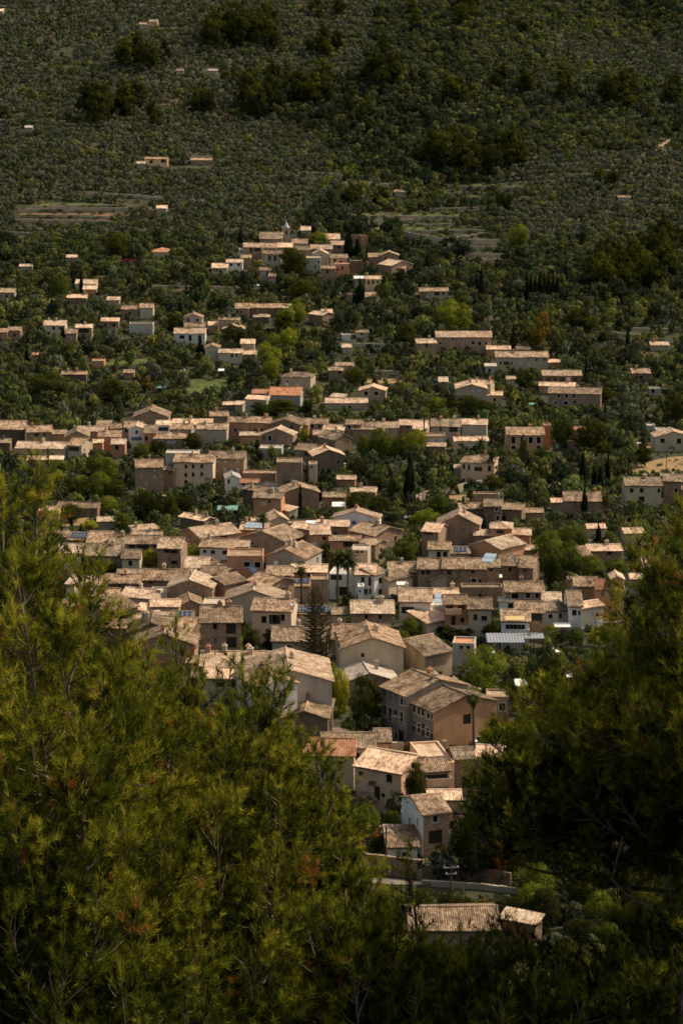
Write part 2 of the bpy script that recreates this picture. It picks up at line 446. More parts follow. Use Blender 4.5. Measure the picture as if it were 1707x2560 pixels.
    o_f = np.array([-hw, 0, 0.0])
    panel(mb, o_f, X_, Wd, zb, h, [q[:4] for q in H2])
    o_r = np.array([hw, 0, 0.0]); o_b = np.array([hw, d, 0.0]); o_l = np.array([-hw, d, 0.0])
    panel(mb, o_b, -X_, Wd, zb, h, [])
    sm = MB() if side else mb; rm = MB() if sider else mb
    panel(rm, o_r, Y_, d, zb, h, [q[:4] for q in sr])
    # left wall runs from back to front
    panel(sm, o_l, -Y_, d, zb, h, [q[:4] for q in sl])
    if kind == 's' :
        rm.poly([(hw,0,h),(hw,d,h),(hw,d/2,h+rise)]); sm.poly([(-hw,d,h),(-hw,0,h),(-hw,d/2,h+rise)])
    elif kind == 'g':
        mb.poly([(-hw,0,h),(hw,0,h),(0,0,h+rise)]); mb.poly([(hw,d,h),(-hw,d,h),(0,d,h+rise)])
    elif kind == 'm':
        mb.poly([(hw,0,h),(hw,d,h),(hw,d,h+rise)]); sm.poly([(-hw,d,h),(-hw,0,h),(-hw,d,h+rise)]); mb.quad((hw,d,h),(-hw,d,h),(-hw,d,h+rise),(hw,d,h+rise))
    elif kind == 'f':
        mb.quad((-hw,0,h-.4),(hw,0,h-.4),(hw,d,h-.4),(-hw,d,h-.4))
        for (a, b, c_, e) in ((-hw,hw,.0,.22),(-hw,hw,d-.22,d),(-hw,-hw+.22,.22,d-.22),(hw-.22,hw,.22,d-.22)):
            mb.quad((a,c_,h),(b,c_,h),(b,e,h),(a,e,h))
        mb.quad((-hw+.22,.22,h),(hw-.22,.22,h),(hw-.22,.22,h-.4),(-hw+.22,.22,h-.4)); mb.quad((hw-.22,d-.22,h),(-hw+.22,d-.22,h),(-hw+.22,d-.22,h-.4),(hw-.22,d-.22,h-.4))
        mb.quad((-hw+.22,d-.22,h),(-hw+.22,.22,h),(-hw+.22,.22,h-.4),(-hw+.22,d-.22,h-.4)); mb.quad((hw-.22,.22,h),(hw-.22,d-.22,h),(hw-.22,d-.22,h-.4),(hw-.22,.22,h-.4))
    wo = mb.build('wall', 'wall_'+wall, root)
    if side:
        so = sm.build('side_wall', 'wall_'+side, root)
    if sider: rm.build('side_wall', 'wall_'+sider, root)
    for q in H2: window(root, o_f, X_, q)
    for q in sr: window(root, o_r, Y_, q)
    for q in sl: window(root, o_l, -Y_, q)
    ov = .35; pitch = .30 if c[1] < 560 else (.4 if c[1] < 700 else .6); amp = .075 if c[1] < 640 else .09
    ro = None
    if kind in 'sg' or kind == 'm' or kind == 'p':
        rb = MB(); L = Wd+2*ov
        if kind == 's':
            sl_ = math.hypot(d/2, rise); es = np.array([0, d/2/sl_, rise/sl_]); n1 = np.cross(X_, es)
            sheet(rb, np.array([-hw-ov, 0, h]) - es*ov*1.1 + n1*.13, X_, L, es, sl_+ov*1.1, n1, pitch, amp)
            e2 = np.array([0, -d/2/sl_, rise/sl_]); n2 = np.cross(-X_, e2)
            sheet(rb, np.array([hw+ov, d, h]) - e2*ov*1.1 + n2*.13, -X_, L, e2, sl_+ov*1.1, n2, pitch, amp)
            rb.cyl((-hw-ov, d/2, h+rise+.2), (hw+ov, d/2, h+rise+.2), .16, .16, 6, t=.8)
        elif kind == 'g':
            sl_ = math.hypot(hw, rise); es = np.array([-hw/sl_, 0, rise/sl_]); n1 = np.cross(Y_, es); L = d+2*ov   # right slope
            sheet(rb, np.array([hw, -ov, h]) - es*ov*1.1 + n1*.13, Y_, L, es, sl_+ov*1.1, n1, pitch, amp)
            e2 = np.array([hw/sl_, 0, rise/sl_]); n2 = np.cross(-Y_, e2)
            sheet(rb, np.array([-hw, d+ov, h]) - e2*ov*1.1 + n2*.13, -Y_, L, e2, sl_+ov*1.1, n2, pitch, amp)
            rb.cyl((0, -ov, h+rise+.2), (0, d+ov, h+rise+.2), .16, .16, 6, t=.8)
        elif kind == 'm':
            sl_ = math.hypot(d, rise); es = np.array([0, d/sl_, rise/sl_]); n1 = np.cross(X_, es)
            sheet(rb, np.array([-hw-ov, 0, h]) - es*ov*1.1 + n1*.13, X_, L, es, sl_+ov*1.6, n1, pitch, amp)
        else:
            r_ = min(hw, d/2); zt = h+r_*math.tan(pit)+.1
            rw = hw-r_; e = ov
            a_ = [(-hw-e,-e,h), (hw+e,-e,h), (hw+e,d+e,h), (-hw-e,d+e,h)]
            q_ = [(-rw, r_, zt), (rw, r_, zt)] if hw >= d/2 else [(0, r_, zt), (0, d-r_, zt)]
            def fan(p, q, r, s_):
                p, q, r, s_ = [np.array(k, float) for k in (p, q, r, s_)]
                nn = max(4, int(np.linalg.norm(q-p)/(pitch*.7)))
                for i in range(nn):
                    rows = 5
                    for j in range(rows):
                        def pt(u, vv):
                            b_ = p+(q-p)*u; t_ = s_+(r-s_)*u; w_ = b_+(t_-b_)*vv; return (w_[0], w_[1], w_[2]+(amp if int(round(u*nn)) % 2 else 0)*(1-vv*.3))
                        rb.quad(pt(i/nn, j/rows), pt((i+1)/nn, j/rows), pt((i+1)/nn, (j+1)/rows), pt(i/nn, (j+1)/rows), random.random())
            if hw >= d/2:
                fan(a_[0], a_[1], q_[1], q_[0]); fan(a_[1], a_[2], q_[1], q_[1]); fan(a_[2], a_[3], q_[0], q_[1]); fan(a_[3], a_[0], q_[0], q_[0])
            else:
                fan(a_[0], a_[1], q_[0], q_[0]); fan(a_[1], a_[2], q_[1], q_[0]); fan(a_[2], a_[3], q_[1], q_[1]); fan(a_[3], a_[0], q_[0], q_[1])
            rb.poly([(p[0], p[1], p[2]-.05) for p in reversed(a_)])
        ro = rb.build('roof', 'roof_'+roof, root, 'tile')
    elif roof != 'none' and kind == 'f':
        rb = MB(); rb.box(-hw+.23, hw-.23, .23, d-.23, h-.38, h-.34)
        ro = rb.build('roof', 'roof_'+roof, root, 'tile')
    # chimneys
    nch = ch if ch is not None else (random.choice([0,1,1,2]) if (kind != 'f' and Wd > 6 and c[1] < 1000) else 0)
    for k in range(nch):
        cb = MB(); u = random.uniform(-hw*.8, hw*.8) if kind != 'g' else random.uniform(-hw*.4, hw*.4)
        yy = d*random.uniform(.42, .6); zt = h+rise*.8
        zt2 = zt + random.uniform(1.1, 1.5); w_ = random.uniform(.28, .42)
        cb.box(u-w_, u+w_, yy-w_, yy+w_, zt-.8, zt2)
        cb.box(u-w_-.08, u+w_+.08, yy-w_-.08, yy+w_+.08, zt2, zt2+.1)
        cb.box(u-w_*.5, u+w_*.5, yy-w_*.5, yy+w_*.5, zt2+.1, zt2+.4)
        cb.build('chimney', random.choice(['wall_ta','wall_og','wall_cr','wall_'+wall]), ro or root)
    # rain gutter / eave board on the front
    if kind in 'sm' and c[1] < 700:
        gb = MB(); gb.cyl((-hw-ov, -.42, h-.1), (hw+ov, -.42, h-.1), .07, .07, 6); gb.build('gutter', 'metal_dark' if random.random() < .5 else 'wood', root)
    yt = YR if YR is not None else min(Y0, Y1)-6
    base_y = proj(c[0], c[1], ez-h)[1]
    RECTS.append((min(X0, X1), max(X0, X1), min(yt, Y0, Y1)-2, base_y, c[1]))
    cc = c + ey*d/2; FOOT.append((cc[0], cc[1], ex[0], ex[1], Wd/2+1.2, d/2+1.2))
    mx, my = (X0+X1)/2, (Y0+Y1)/2
    if lm: LM.append((mx, my, lm))
    sto = '' if name != 'house' else ('tall ' if h >= 8 else ('low ' if h <= 4 else 'two-storey '))
    kd = {'s':'side-on to the view','g':'gable end forward','p':'hipped','f':'flat roofed','m':'lean-to'}[kind]
    if label: root['label'] = label; USED.add(label)
    else:
        rt = {'s': RN.get(roof, '')+' roof', 'g': RN.get(roof, '')+' gable', 'p': 'hipped '+RN.get(roof, '')+' roof', 'f': 'flat roof', 'm': RN.get(roof, '')+' lean-to roof'}[kind]
        PEND.append((root, mx, my, '%s%s %s with %s' % (sto, NOUN[wall], name.replace('_', ' '), rt)))
    return dict(root=root, c=c, ex=ex, ey=ey, W=Wd, d=d, h=h, rise=rise, roof=ro, s=s, ez=ez)
# ------------------------------------------------------------------ the village, far to near
h = house
# --- upper hamlet slope (left)
h('L','p',1000,235,1095,235,195,3.5,'cr','rd',[],'small pavilion with an orange hipped roof alone on the hillside','the orange roofed pavilion',name='pavilion')
for a in [(435,272,510,272,256,3,'ta','lt'),(130,330,212,330,317,3,'ta','lt'),(495,443,630,443,417,4,'cr','lt'),(545,480,630,480,458,3,'og','lt'),(440,535,565,535,515,3,'st','lt'),
          (700,550,780,550,530,3,'ta','lt'),(0,500,95,500,475,4,'ta','tn'),(795,610,905,610,587,5,'st','tn'),(663,688,775,688,668,4,'st','lt'),(430,770,500,770,742,5,'pk','tn'),
          (-10,760,50,760,738,5,'og','tn'),(53,750,135,750,726,5,'pk','tn'),(1205,725,1350,725,703,3,'og','tn'),(405,1035,565,1035,1018,3,'sd','tn'),(810,1025,875,1025,1007,3,'og','tn')]:
    h('L','s',*a)
h('L','s',915,600,1000,600,575,6,'cr','tn',[(937,612,16,22,'l')],lm='the cream house above the orchard')
h('L','f',845,702,1000,702,None,6,'gr','tn',[(870,735,20,20,'l'),(930,733,20,24,'l')],'flat roofed grey house with two pale shuttered windows',lm='the flat roofed grey house',d=6)
h('L','s',287,715,425,715,685,6,'cr','lt',[(353,732,16,18),(395,732,14,16),(320,765,14,16)],'cream house with three small windows among trees at left',lm='the cream house at far left')
h('L','s',497,730,600,730,710,6,'pk','lt',[(550,750,60,26,'k')])
h('L','f',600,945,680,945,None,4,'og','tn',[],name='ruin')
h('L','f',205,905,240,905,None,4,'og','tn',[],name='ruin')
h('L','g',1205,665,1322,665,643,6,'gr','tn',[(1232,678,16,18),(1290,680,16,18)],'grey gabled house with two square dark windows',lm='the grey gabled house')
h('L','s',1138,768,1340,768,743,6,'wh','lt',[(1190,790,30,20),(1243,797,18,34),(1306,797,20,34)],'white farmhouse with three dark openings and a pale tiled roof',lm='the white farmhouse',d=9)
h('L','g',1340,862,1432,862,846,7,'cr','tn',[(1385,903,28,22,'l')],'cream gabled house with one pale shuttered window',lm='the cream gabled house')
# --- hill hamlet with the church
h('M','s',390,150,535,150,108,7,'st','tn',[],'stone church nave with tiled roof beside the bell tower','the church nave',name='church_nave',cat='church')
for a in [(285,205,405,205,178,9,'pk','lt',[(335,222,14,25),(375,218,40,22,'k')]),(405,208,500,208,180,7,'ta','tn',[(430,225,10,20),(460,225,10,20),(480,225,10,20)]),
          (500,205,600,205,178,7,'st','lt',[]),(410,250,530,250,228,8,'ta','tn',[(430,275,14,34,'l'),(455,275,14,30),(490,275,14,30)]),(270,275,330,275,258,5,'st','tn',[]),
          (600,180,700,180,150,6,'ta','tn',[]),(600,222,720,222,200,7,'ta','tn',[]),(720,215,860,215,190,8,'st','lt',[]),(855,190,955,190,165,6,'pk','lt',[(905,205,16,14)]),
          (850,275,960,275,252,9,'pe','tn',[(880,290,14,20),(920,300,14,20)]),(790,345,880,345,328,8,'st','tn',[(830,365,14,18)]),(1100,270,1175,270,245,6,'st','tn',[]),
          (1165,315,1250,325,288,7,'pk','lt',[]),(1250,340,1335,342,322,5,'st','tn',[]),(1005,412,1075,412,392,5,'cr','gy',[]),(390,355,460,355,338,7,'ta','tn',[(420,375,10,28,'l'),(440,375,10,28)]),
          (450,395,492,395,380,5,'ta','tn',[]),(320,600,535,600,575,5,'sd','br',[]),(535,600,592,600,578,4,'ta','lt',[]),(55,715,120,715,692,4,'st','lt',[]),(280,905,365,905,880,4,'st','lt',[]),
          (710,640,800,650,625,5,'st','lt',[]),(792,632,860,632,612,3,'st','lt',[]),(928,860,985,860,838,3,'cr','lt',[]),(840,1010,930,1010,990,5,'st','tn',[(912,1020,20,14)]),
          (885,978,1000,978,960,5,'ta','tn',[]),(1435,495,1475,495,478,4,'st','tn',[]),(660,95,720,95,70,4,'ta','lt',[]),(1080,530,1150,530,500,4,'st','tn',[])]:
    h('M','s',*a)
h('M','f',880,312,975,312,None,9,'og','lt',[(900,350,10,16),(930,340,12,18)],d=6)
h('M','f',980,292,1058,292,None,9,'sd','tn',[],d=6)
h('M','s',820,152,910,152,118,4,'ta','lt',[])
h('M','f',253,215,290,215,None,6,'wh','tn',[(272,235,14,14,'b')],d=5)
h('M','s',172,305,278,305,285,6,'wh','lt',[(203,318,18,16),(254,318,16,14)],'small white upper house at the left edge of the hamlet','the white hamlet house')
h('M','s',78,340,180,340,312,4,'cr','lt',[(95,354,10,18),(112,354,10,18),(135,352,8,12),(160,352,8,12)])
h('M','f',693,272,785,272,None,11,'gr','lt',[(705+k*24,300+j*34,9,18,'l' if (k+j)%3 else 'd') for k in range(4) for j in range(3)],'tall pale grey mansion with a grid of windows in the hamlet','the tall grey hamlet mansion',d=9,name='mansion')
h('M','g',738,250,835,250,225,9,'cr','lt',[(750,256,10,12),(790,252,12,12)],d=9)
h('M','f',1050,128,1098,128,None,8,'og','tn',[],'small square orange tower lit on its side at hamlet edge','the small square tower',d=5,name='tower')
h('M','f',990,125,1046,125,None,6,'st','tn',[],d=5)
h('M','g',1175,258,1297,258,237,7,'st','tn',[(1210,275,10,12)],d=8)
h('M','s',1080,413,1182,413,393,6.5,'pe','lt',[(1100,435,12,22),(1130,432,12,20),(1160,430,10,18)],'peach house with three windows at the foot of the hamlet','the peach hamlet house')
h('M','f',965,512,1030,512,None,5,'st','tn',[],d=5)
h('M','s',230,605,320,605,572,6,'pk','tn',[(245,625,10,20),(270,628,10,16)])
h('M','p',348,660,452,660,638,3.5,'sd','lt',[],name='pavilion',label='dark open pavilion with a pale pyramid roof in the orchards',lm='the pyramid roofed pavilion')
h('M','s',125,680,258,680,668,7,'st','tn',[(145,694,8,14,'l'),(175,694,8,14,'l'),(205,694,8,14,'l'),(235,694,8,14,'l')])
h('M','g',150,738,285,738,714,4,'st','lt',[])
h('M','s',122,895,278,895,872,5.5,'cr','lt',[(165,910,16,20,'l'),(210,912,16,16),(240,912,10,16)])
h('M','s',268,835,355,835,808,8,'ta','lt',[],lm='the tall tan block')
h('M','p',1020,760,1100,760,742,3,'ta','tn',[(1055,770,16,12)])
h('M','f',925,775,978,775,None,3,'wh','gy',[],'small white shed in the orchards below the hamlet',name='shed',d=4)
h('M','p',530,1050,722,1055,1018,8,'ta','tn',[(632,1103,28,30,'l'),(570,1080,10,12)],'square tan villa with pyramid roof above the red roofs','the square tan villa',name='villa',cat='house',swr=[(1.5,3,3,5,'l'),(4,5.5,3,5,'l')])
h('M','s',455,1170,655,1172,1122,6.5,'gr','rd',[(518,1213,34,26)],'grey house with a large orange-red tiled roof','the red roofed house')
h('M','s',342,1160,450,1160,1135,5,'gr','rd',[])
h('M','m',295,1197,435,1203,1175,8,'gr','lt',[],'blank grey wall house with a pale lean-to roof left of red roofs','the blank grey house',ch=0)
h('M','g',1040,1140,1210,1142,1118,7,'pk','lt',[(1083,1158,24,28,'f'),(1150,1158,24,28,'f')],'brown gabled house with two pale framed windows','the brown gabled house')
h('M','s',820,1222,1090,1222,1193,3,'ta','lt',[],'long low shed with a bright pale tiled roof','the long bright roof',name='shed',ch=0)
h('M','m',850,1180,935,1186,1164,3,'ta','lt',[],ch=0)
# --- right middle distance
h('N','s',108,417,263,417,400,4.5,'ta','tn',[(137,427,16,20),(203,430,28,20,'k'),(240,428,12,16)],'low tan farmhouse with a verandah and lawn right of the hamlet','the low tan farmhouse')
h('N','s',200,672,505,672,647,8.5,'pk','lt',[(237,682,10,10,'f'),(292,684,10,12,'f'),(222,706,10,16,'f'),(403,703,16,18,'f'),(440,707,14,24,'f'),(475,705,12,16,'f'),(337,683,9,9,'f')],'long stone farmhouse with small white framed windows','the long stone farmhouse',d=10)
h('N','s',95,707,200,705,683,6,'pk','lt',[(147,718,14,12)],'lower wing left of the long stone farmhouse')
h('N','s',480,740,610,740,722,4,'og','lt',[])
h('N','s',530,783,820,783,760,7.5,'ta','tn',[(555,815,12,18,'f'),(588,817,30,18,'k'),(618,815,8,16,'f'),(668,817,14,22,'l'),(712,822,18,24,'l'),(755,797,9,14),(800,797,9,14,'f')],'long tan terrace house of three joined fronts','the long tan terrace house',d=9)
for a in [(470,833,528,833,820,4,'gr','gy'),(820,812,890,812,798,3,'st','lt'),(770,942,965,946,925,4,'og','lt'),(480,995,565,995,975,4,'ta','lt'),(1285,872,1383,872,848,4,'st','tn'),
          (1388,717,1485,717,700,3,'ta','lt'),(590,905,640,905,892,3,'cr','lt'),(215,920,262,920,895,4,'st','lt'),(645,740,715,740,728,3,'st','lt')]:
    h('N','s',*a)
h('N','f',1380,955,1440,955,None,4,'gr','gy',[(1400,970,16,18)],d=4)
h('N','s',790,885,1003,885,867,7,'sd','lt',[(820,905,28,22,'k'),(858,905,22,22,'k'),(895,905,28,22,'k'),(932,905,22,22,'l'),(968,905,22,22,'k')],'dark farmhouse with an upper gallery under a bright tiled roof','the gallery farmhouse',d=8)
h('N','s',820,982,1110,988,955,8,'pk','tn',[(878,998,15,18,'f'),(920,998,15,18,'f'),(962,998,15,18,'f'),(862,1035,12,16,'f'),(917,1037,22,18,'f'),(965,1035,12,20)],'stone farmhouse with five white framed windows','the white framed farmhouse',d=9)
h('N','g',312,957,480,957,935,10,'ta','lt',[(402,967,20,18,'l'),(437,967,20,18,'l'),(402,1005,20,26,'l'),(437,1005,20,26,'l'),(375,1003,8,16)],'tall tan gabled house with four pale shuttered windows','the tall tan gabled house',d=11)
h('N','s',390,928,500,933,912,9,'ta','lt',[],ch=1)
# --- middle row, left
h('A','s',-60,232,190,232,188,7,'sd','tn',[],'big dark stone barn roof at the left edge of the middle row','the dark barn at far left',d=12,name='barn')
h('A','s',-90,335,80,335,308,5,'sd','tn',[])
h('A','s',215,255,410,250,205,7,'pk','tn',[(290,275,34,26,'k'),(318,275,14,26,'l'),(350,270,14,26)],lm='the stone house with balcony windows')
h('A','s',405,268,515,268,240,6,'og','tn',[])
h('A','g',515,290,695,288,240,8,'st','tn',[],d=9)
h('A','s',605,246,830,248,210,7,'og','lt',[(738,266,20,18,'l')],'orange walled house under a bright pale roof','the bright roof of the middle row')
h('A','s',758,205,865,205,165,5,'st','tn',[])
h('A','s',870,222,975,222,190,7.5,'cr','tn',[(940,243,22,24,'f')])
h('A','s',975,215,1110,215,170,8,'ta','tn',[(992,240,20,26)])
h('A','g',1010,225,1130,225,205,9,'wh','lt',[(1072,250,18,26),(1072,305,76,26,'b')],'white upright house with a small dark window and blue awning','the upright white house',d=8)
h('A','m',1130,262,1225,262,200,8,'og','tn',[(1150,300,22,30)])
h('A','s',1225,198,1335,198,165,8,'wh','lt',[(1278,228,80,30,'k')],'white house with a wide dark loggia in the middle row','the white loggia house')
h('A','s',1345,228,1500,230,190,6,'ta','tn',[(1500,240,16,12)])
h('A','g',1045,135,1320,135,82,7,'pk','tn',[(1090,128,14,20)],'large stone gabled house standing behind the middle row','the large rear gabled house',d=11)
h('A','p',1205,302,1450,304,256,6.5,'pk','tn',[(1262,338,30,30,'f'),(1345,330,66,24,'l')],'pinkish house with hipped roof and wide pale shutters','the pink hipped house')
h('A','s',770,290,940,290,260,6.5,'og','tn',[],d=8)
h('A','s',730,337,805,337,315,5,'og','lt',[])
h('A','s',875,347,980,347,310,6,'og','lt',[(917,372,28,30)],'small orange house with one square window in the middle row','the small orange house')
h('A','s',532,357,640,362,303,6,'ta','tn',[(580,385,80,30,'k')])
h('A','s',125,378,520,384,332,4.5,'pe','lt',[],lm='the long patchy roof')
h('A','s',218,470,370,470,444,3,'ta','lt',[],name='shed'); h('A','s',372,468,490,468,442,3,'ta','lt',[],name='shed')
h('A','s',1070,532,1280,527,487,9.5,'pk','tn',[(1215,552,18,18,'l'),(1215,602,20,24,'l'),(1150,650,14,16,'l')],'tall pinkish stone tenement with pale shutters left of cream tenement','the pinkish tenement',d=9,hk=.95)
h('A','s',1284,547,1362,555,505,9,'st','tn',[(1330,575,14,18)])
h('A','f',1297,414,1550,416,None,11,'gr','gy',[],'blank grey flat block behind the tenements',d=6)
h('B','s',-48,800,258,805,762,9.5,'cr','tn',[(48,835,20,28),(104,833,20,28),(172,832,20,28),(47,900,20,28),(104,898,20,28),(172,895,20,28,'f'),(48,955,26,22)],'tall cream stone tenement with two rows of dark windows','the cream tenement',d=9,hk=.95)
h('B','s',222,775,500,778,725,9.5,'pk','tn',[(298,797,22,22,'l'),(355,797,24,22,'l'),(453,797,24,22,'l'),(355,870,26,50,'l'),(453,862,24,34,'l'),(293,868,12,14,'l')],'brown tenement with pale shutters right of the cream tenement','the brown shuttered tenement',d=9,hk=.95)
h('B','f',755,800,955,800,None,13,'pk','tn',[],'great windowless brown stone hall in mid village','the great windowless hall',d=8,name='hall')
h('B','f',490,885,752,887,None,7,'st','tn',[],d=6,name='wall',cat='wall')
h('B','f',1010,815,1072,815,None,12,'ta','tn',[(1030,840,6,6),(1048,840,6,6)],'tan square tower with tiny openings beside windowless hall','the square tan tower',d=5,name='tower')
h('B','s',375,490,545,492,450,9,'pk','tn',[(435,550,16,26)],lm='the big roof of the middle row')
h('B','s',548,492,700,495,450,9,'og','tn',[(580,550,8,20),(600,550,8,20),(640,548,8,20)])
h('B','g',705,502,940,510,468,9,'st','tn',[(875,525,20,26,'k'),(770,520,16,14)],d=9)
h('B','s',-60,505,245,507,465,6,'ta','lt',[],'long bright pale roof in the middle of the row','the long pale roof')
h('B','s',130,542,365,546,500,7,'ta','tn',[(230,555,14,20,'l'),(305,560,10,34,'l'),(325,560,10,34,'l'),(345,560,10,34,'l')])
h('B','g',638,582,885,590,540,7.5,'pk','lt',[(705,612,24,46,'f'),(660,610,8,20)],'pinkish stone house with low gable and tall framed doorway','the pink low gabled house',d=6)
h('B','s',470,592,635,592,568,4,'og','lt',[])
h('B','s',945,510,1004,512,462,8,'og','tn',[(975,510,12,14)])
h('B','s',1008,500,1150,502,463,8,'pk','tn',[(1037,520,24,26,'f'),(1092,520,24,26,'f')],'stone house with two white framed windows in the middle row','the twin window house')
h('B','s',1120,548,1280,552,510,6,'ta','lt',[]); h('B','s',1300,505,1420,507,472,8,'pk','tn',[(1325,525,22,26,'f'),(1370,525,22,26,'f')],'second house with twin white framed windows, farther right in the row')
h('B','s',1427,520,1530,522,490,7,'st','tn',[]); h('B','s',1350,560,1600,560,540,5,'og','lt',[],d=5)
h('B','s',1045,588,1250,588,555,5,'sd','tn',[])
h('B','s',1130,624,1215,630,580,8,'ta','tn',[(1170,640,8,20),(1190,642,8,20)],d=10)
h('B','g',1215,628,1345,612,575,9,'st','tn',[],d=9)
h('B','s',900,705,1040,712,660,8,'pk','tn',[(915,725,8,26,'l'),(935,725,8,20,'l'),(985,735,8,30),(1005,735,8,30)],'dark stone house with narrow windows above cypresses','the narrow window house')
h('B','g',1045,752,1285,744,703,8,'sd','lt',[(1240,800,10,14)],'dark stone gabled barn with light verge tiles','the dark gabled barn',d=8,name='barn')
h('B','f',620,690,795,692,None,5,'gr','gy',[],'low grey vaulted store behind the palm',d=7,name='store')
h('B','g',362,930,470,928,905,6,'wh','gy',[(383,952,14,34)],'small white gabled house with blue door','the small white gabled house')
h('B','s',470,964,618,964,946,4,'wh','rd',[(500,978,10,10),(550,978,16,12),(590,978,16,12)])
h('B','p',668,985,775,978,958,4,'wh','lt',[(700,1008,28,16)],'tiny white cottage with a square tiled roof','the tiny white cottage')
h('B','m',490,1012,650,1036,998,7,'sd','tn',[(510,1040,10,34)])
h('B','s',575,1080,792,1086,1042,8.5,'og','tn',[(655,1125,36,36,'l'),(700,1110,14,16)],'orange brown house with balcony and pale shutters','the orange balcony house',side='gr')
h('B','g',800,1045,1090,1036,996,8.5,'st','tn',[],'broad stone gabled house behind two cypresses','the broad gabled house',d=8)
h('B','s',1120,1076,1290,1078,1040,5,'pk','tn',[]); h('B','s',1340,1036,1530,1036,1008,4,'st','lt',[])
h('B','m',705,1152,855,1186,1138,4,'ta','lt',[],ch=0); h('B','s',1230,935,1370,937,912,3,'og','lt',[])
h('B','s',235,442,375,442,406,5,'st','tn',[]); h('B','s',340,352,425,352,335,3,'st','lt',[]); h('B','s',430,350,490,352,325,4,'ta','lt',[])
h('A','s',450,838,765,848,805,3.5,'st','tn',[],'low stone farm shed with a long tiled roof among trees',name='shed',lm='the low farm shed'); h('A','s',768,953,910,950,925,3,'ta','lt',[])
h('B','s',-5,1228,190,1262,1220,3,'st','lt',[])
# --- middle row, right
h('C','s',-60,545,130,546,490,6,'st','tn',[]); h('C','s',135,533,300,533,488,6,'ta','lt',[]); h('C','s',302,510,410,512,472,6.5,'st','lt',[(375,525,14,16)])
h('C','s',412,548,515,550,475,5,'ta','lt',[]);
h('C','s',555,520,785,522,466,8.5,'ta','tn',[(630,543,14,26),(675,548,14,22,'l'),(730,545,60,36,'k')],'tan house with a dark loggia at right of middle row','the tan loggia house')
h('C','s',800,505,990,508,466,9,'gr','lt',[],'plain grey house ending the middle row','the plain grey house')
h('C','f',490,597,668,597,None,7,'pk','tn',[(565,627,52,34,'l'),(628,627,48,34,'l')],'flat roofed house with a wide band of pale glazing','the glazed flat house',d=7)
h('C','m',525,678,665,680,668,3,'st','lt',[],ch=0)
h('C','s',740,636,1000,633,605,4.5,'cr','lt',[(790,665,40,18,'k')],'long low cream house behind palms','the low cream house')
h('C','s',1150,588,1440,588,530,8.5,'og','tn',[(1200,628,30,50,'f'),(1270,628,30,50,'f'),(1335,628,30,50,'f'),(1397,628,30,50,'f'),(1200,685,28,26,'f'),(1397,685,28,26,'f')],'large orange country house with tall green framed windows','the orange country house',d=10)
h('C','f',1437,512,1492,512,None,11,'og','tn',[],'orange flat topped tower joined to country house',d=5,name='tower')
h('D','f',450,700,640,702,None,5.5,'sd','tn',[(487,725,24,50,'l'),(548,730,50,50,'k')],d=6)
h('D','s',632,600,735,602,575,7,'og','rd',[])
h('C','p',790,800,1050,808,765,9,'pe','tn',[(812,835,14,36,'f'),(852,842,14,40,'f'),(1012,850,22,40),(925,855,56,30,'k'),(812,945,16,30,'f'),(960,930,24,22,'l')],'peach hipped villa with a long balcony beyond the big cypress','the peach balcony villa',name='villa',cat='house',d=10)
h('C','s',740,850,790,850,825,5,'ta','lt',[])
h('C','f',885,1046,1088,1050,None,10,'pk','tn',[],d=3,ch=0)
h('C','s',780,1168,968,1166,1126,7,'sd','tn',[(800,1180,20,20),(850,1185,30,50,'b')])
h('C','s',972,1148,1105,1150,1096,8.5,'sd','tn',[(1067,1172,22,24,'f'),(1077,1237,24,34,'f')],'dark stone house with two white framed windows above big barn','the stone house over the barn')
h('C','s',1106,1170,1265,1178,1128,5,'st','tn',[]); h('C','s',1270,1197,1430,1197,1175,3,'st','tn',[])
h('C','s',0,1032,120,1034,1003,4,'og','lt',[])
h('D','g',1325,662,1640,660,616,6.5,'cr','lt',[(1390,692,36,34),(1530,695,36,40)],'cream house with low gable at the right edge','the cream gabled house at right',d=8)
h('D','f',1335,597,1425,597,None,3,'wh','gy',[],d=5); h('D','f',1255,560,1330,560,None,3,'gr','gy',[],d=5)
h('D','s',1075,1078,1380,1078,1038,8.5,'cr','tn',[(1125,1118,30,32),(1210,1117,30,32),(1362,1120,30,32),(1210,1190,44,36)],'cream farmhouse with four square windows by the dry terraces','the cream terrace farmhouse',d=9)
h('D','s',1400,1040,1550,1044,982,10,'st','tn',[(1505,1118,26,36,'f')]); h('D','s',1555,1115,1640,1117,1085,7,'og','tn',[])
h('D','s',550,1210,860,1212,1150,6.5,'st','tn',[],'wide stone farmhouse behind the slender cypress','the wide stone farmhouse',d=10); h('D','s',440,1222,560,1222,1192,3,'ta','lt',[],name='shed')
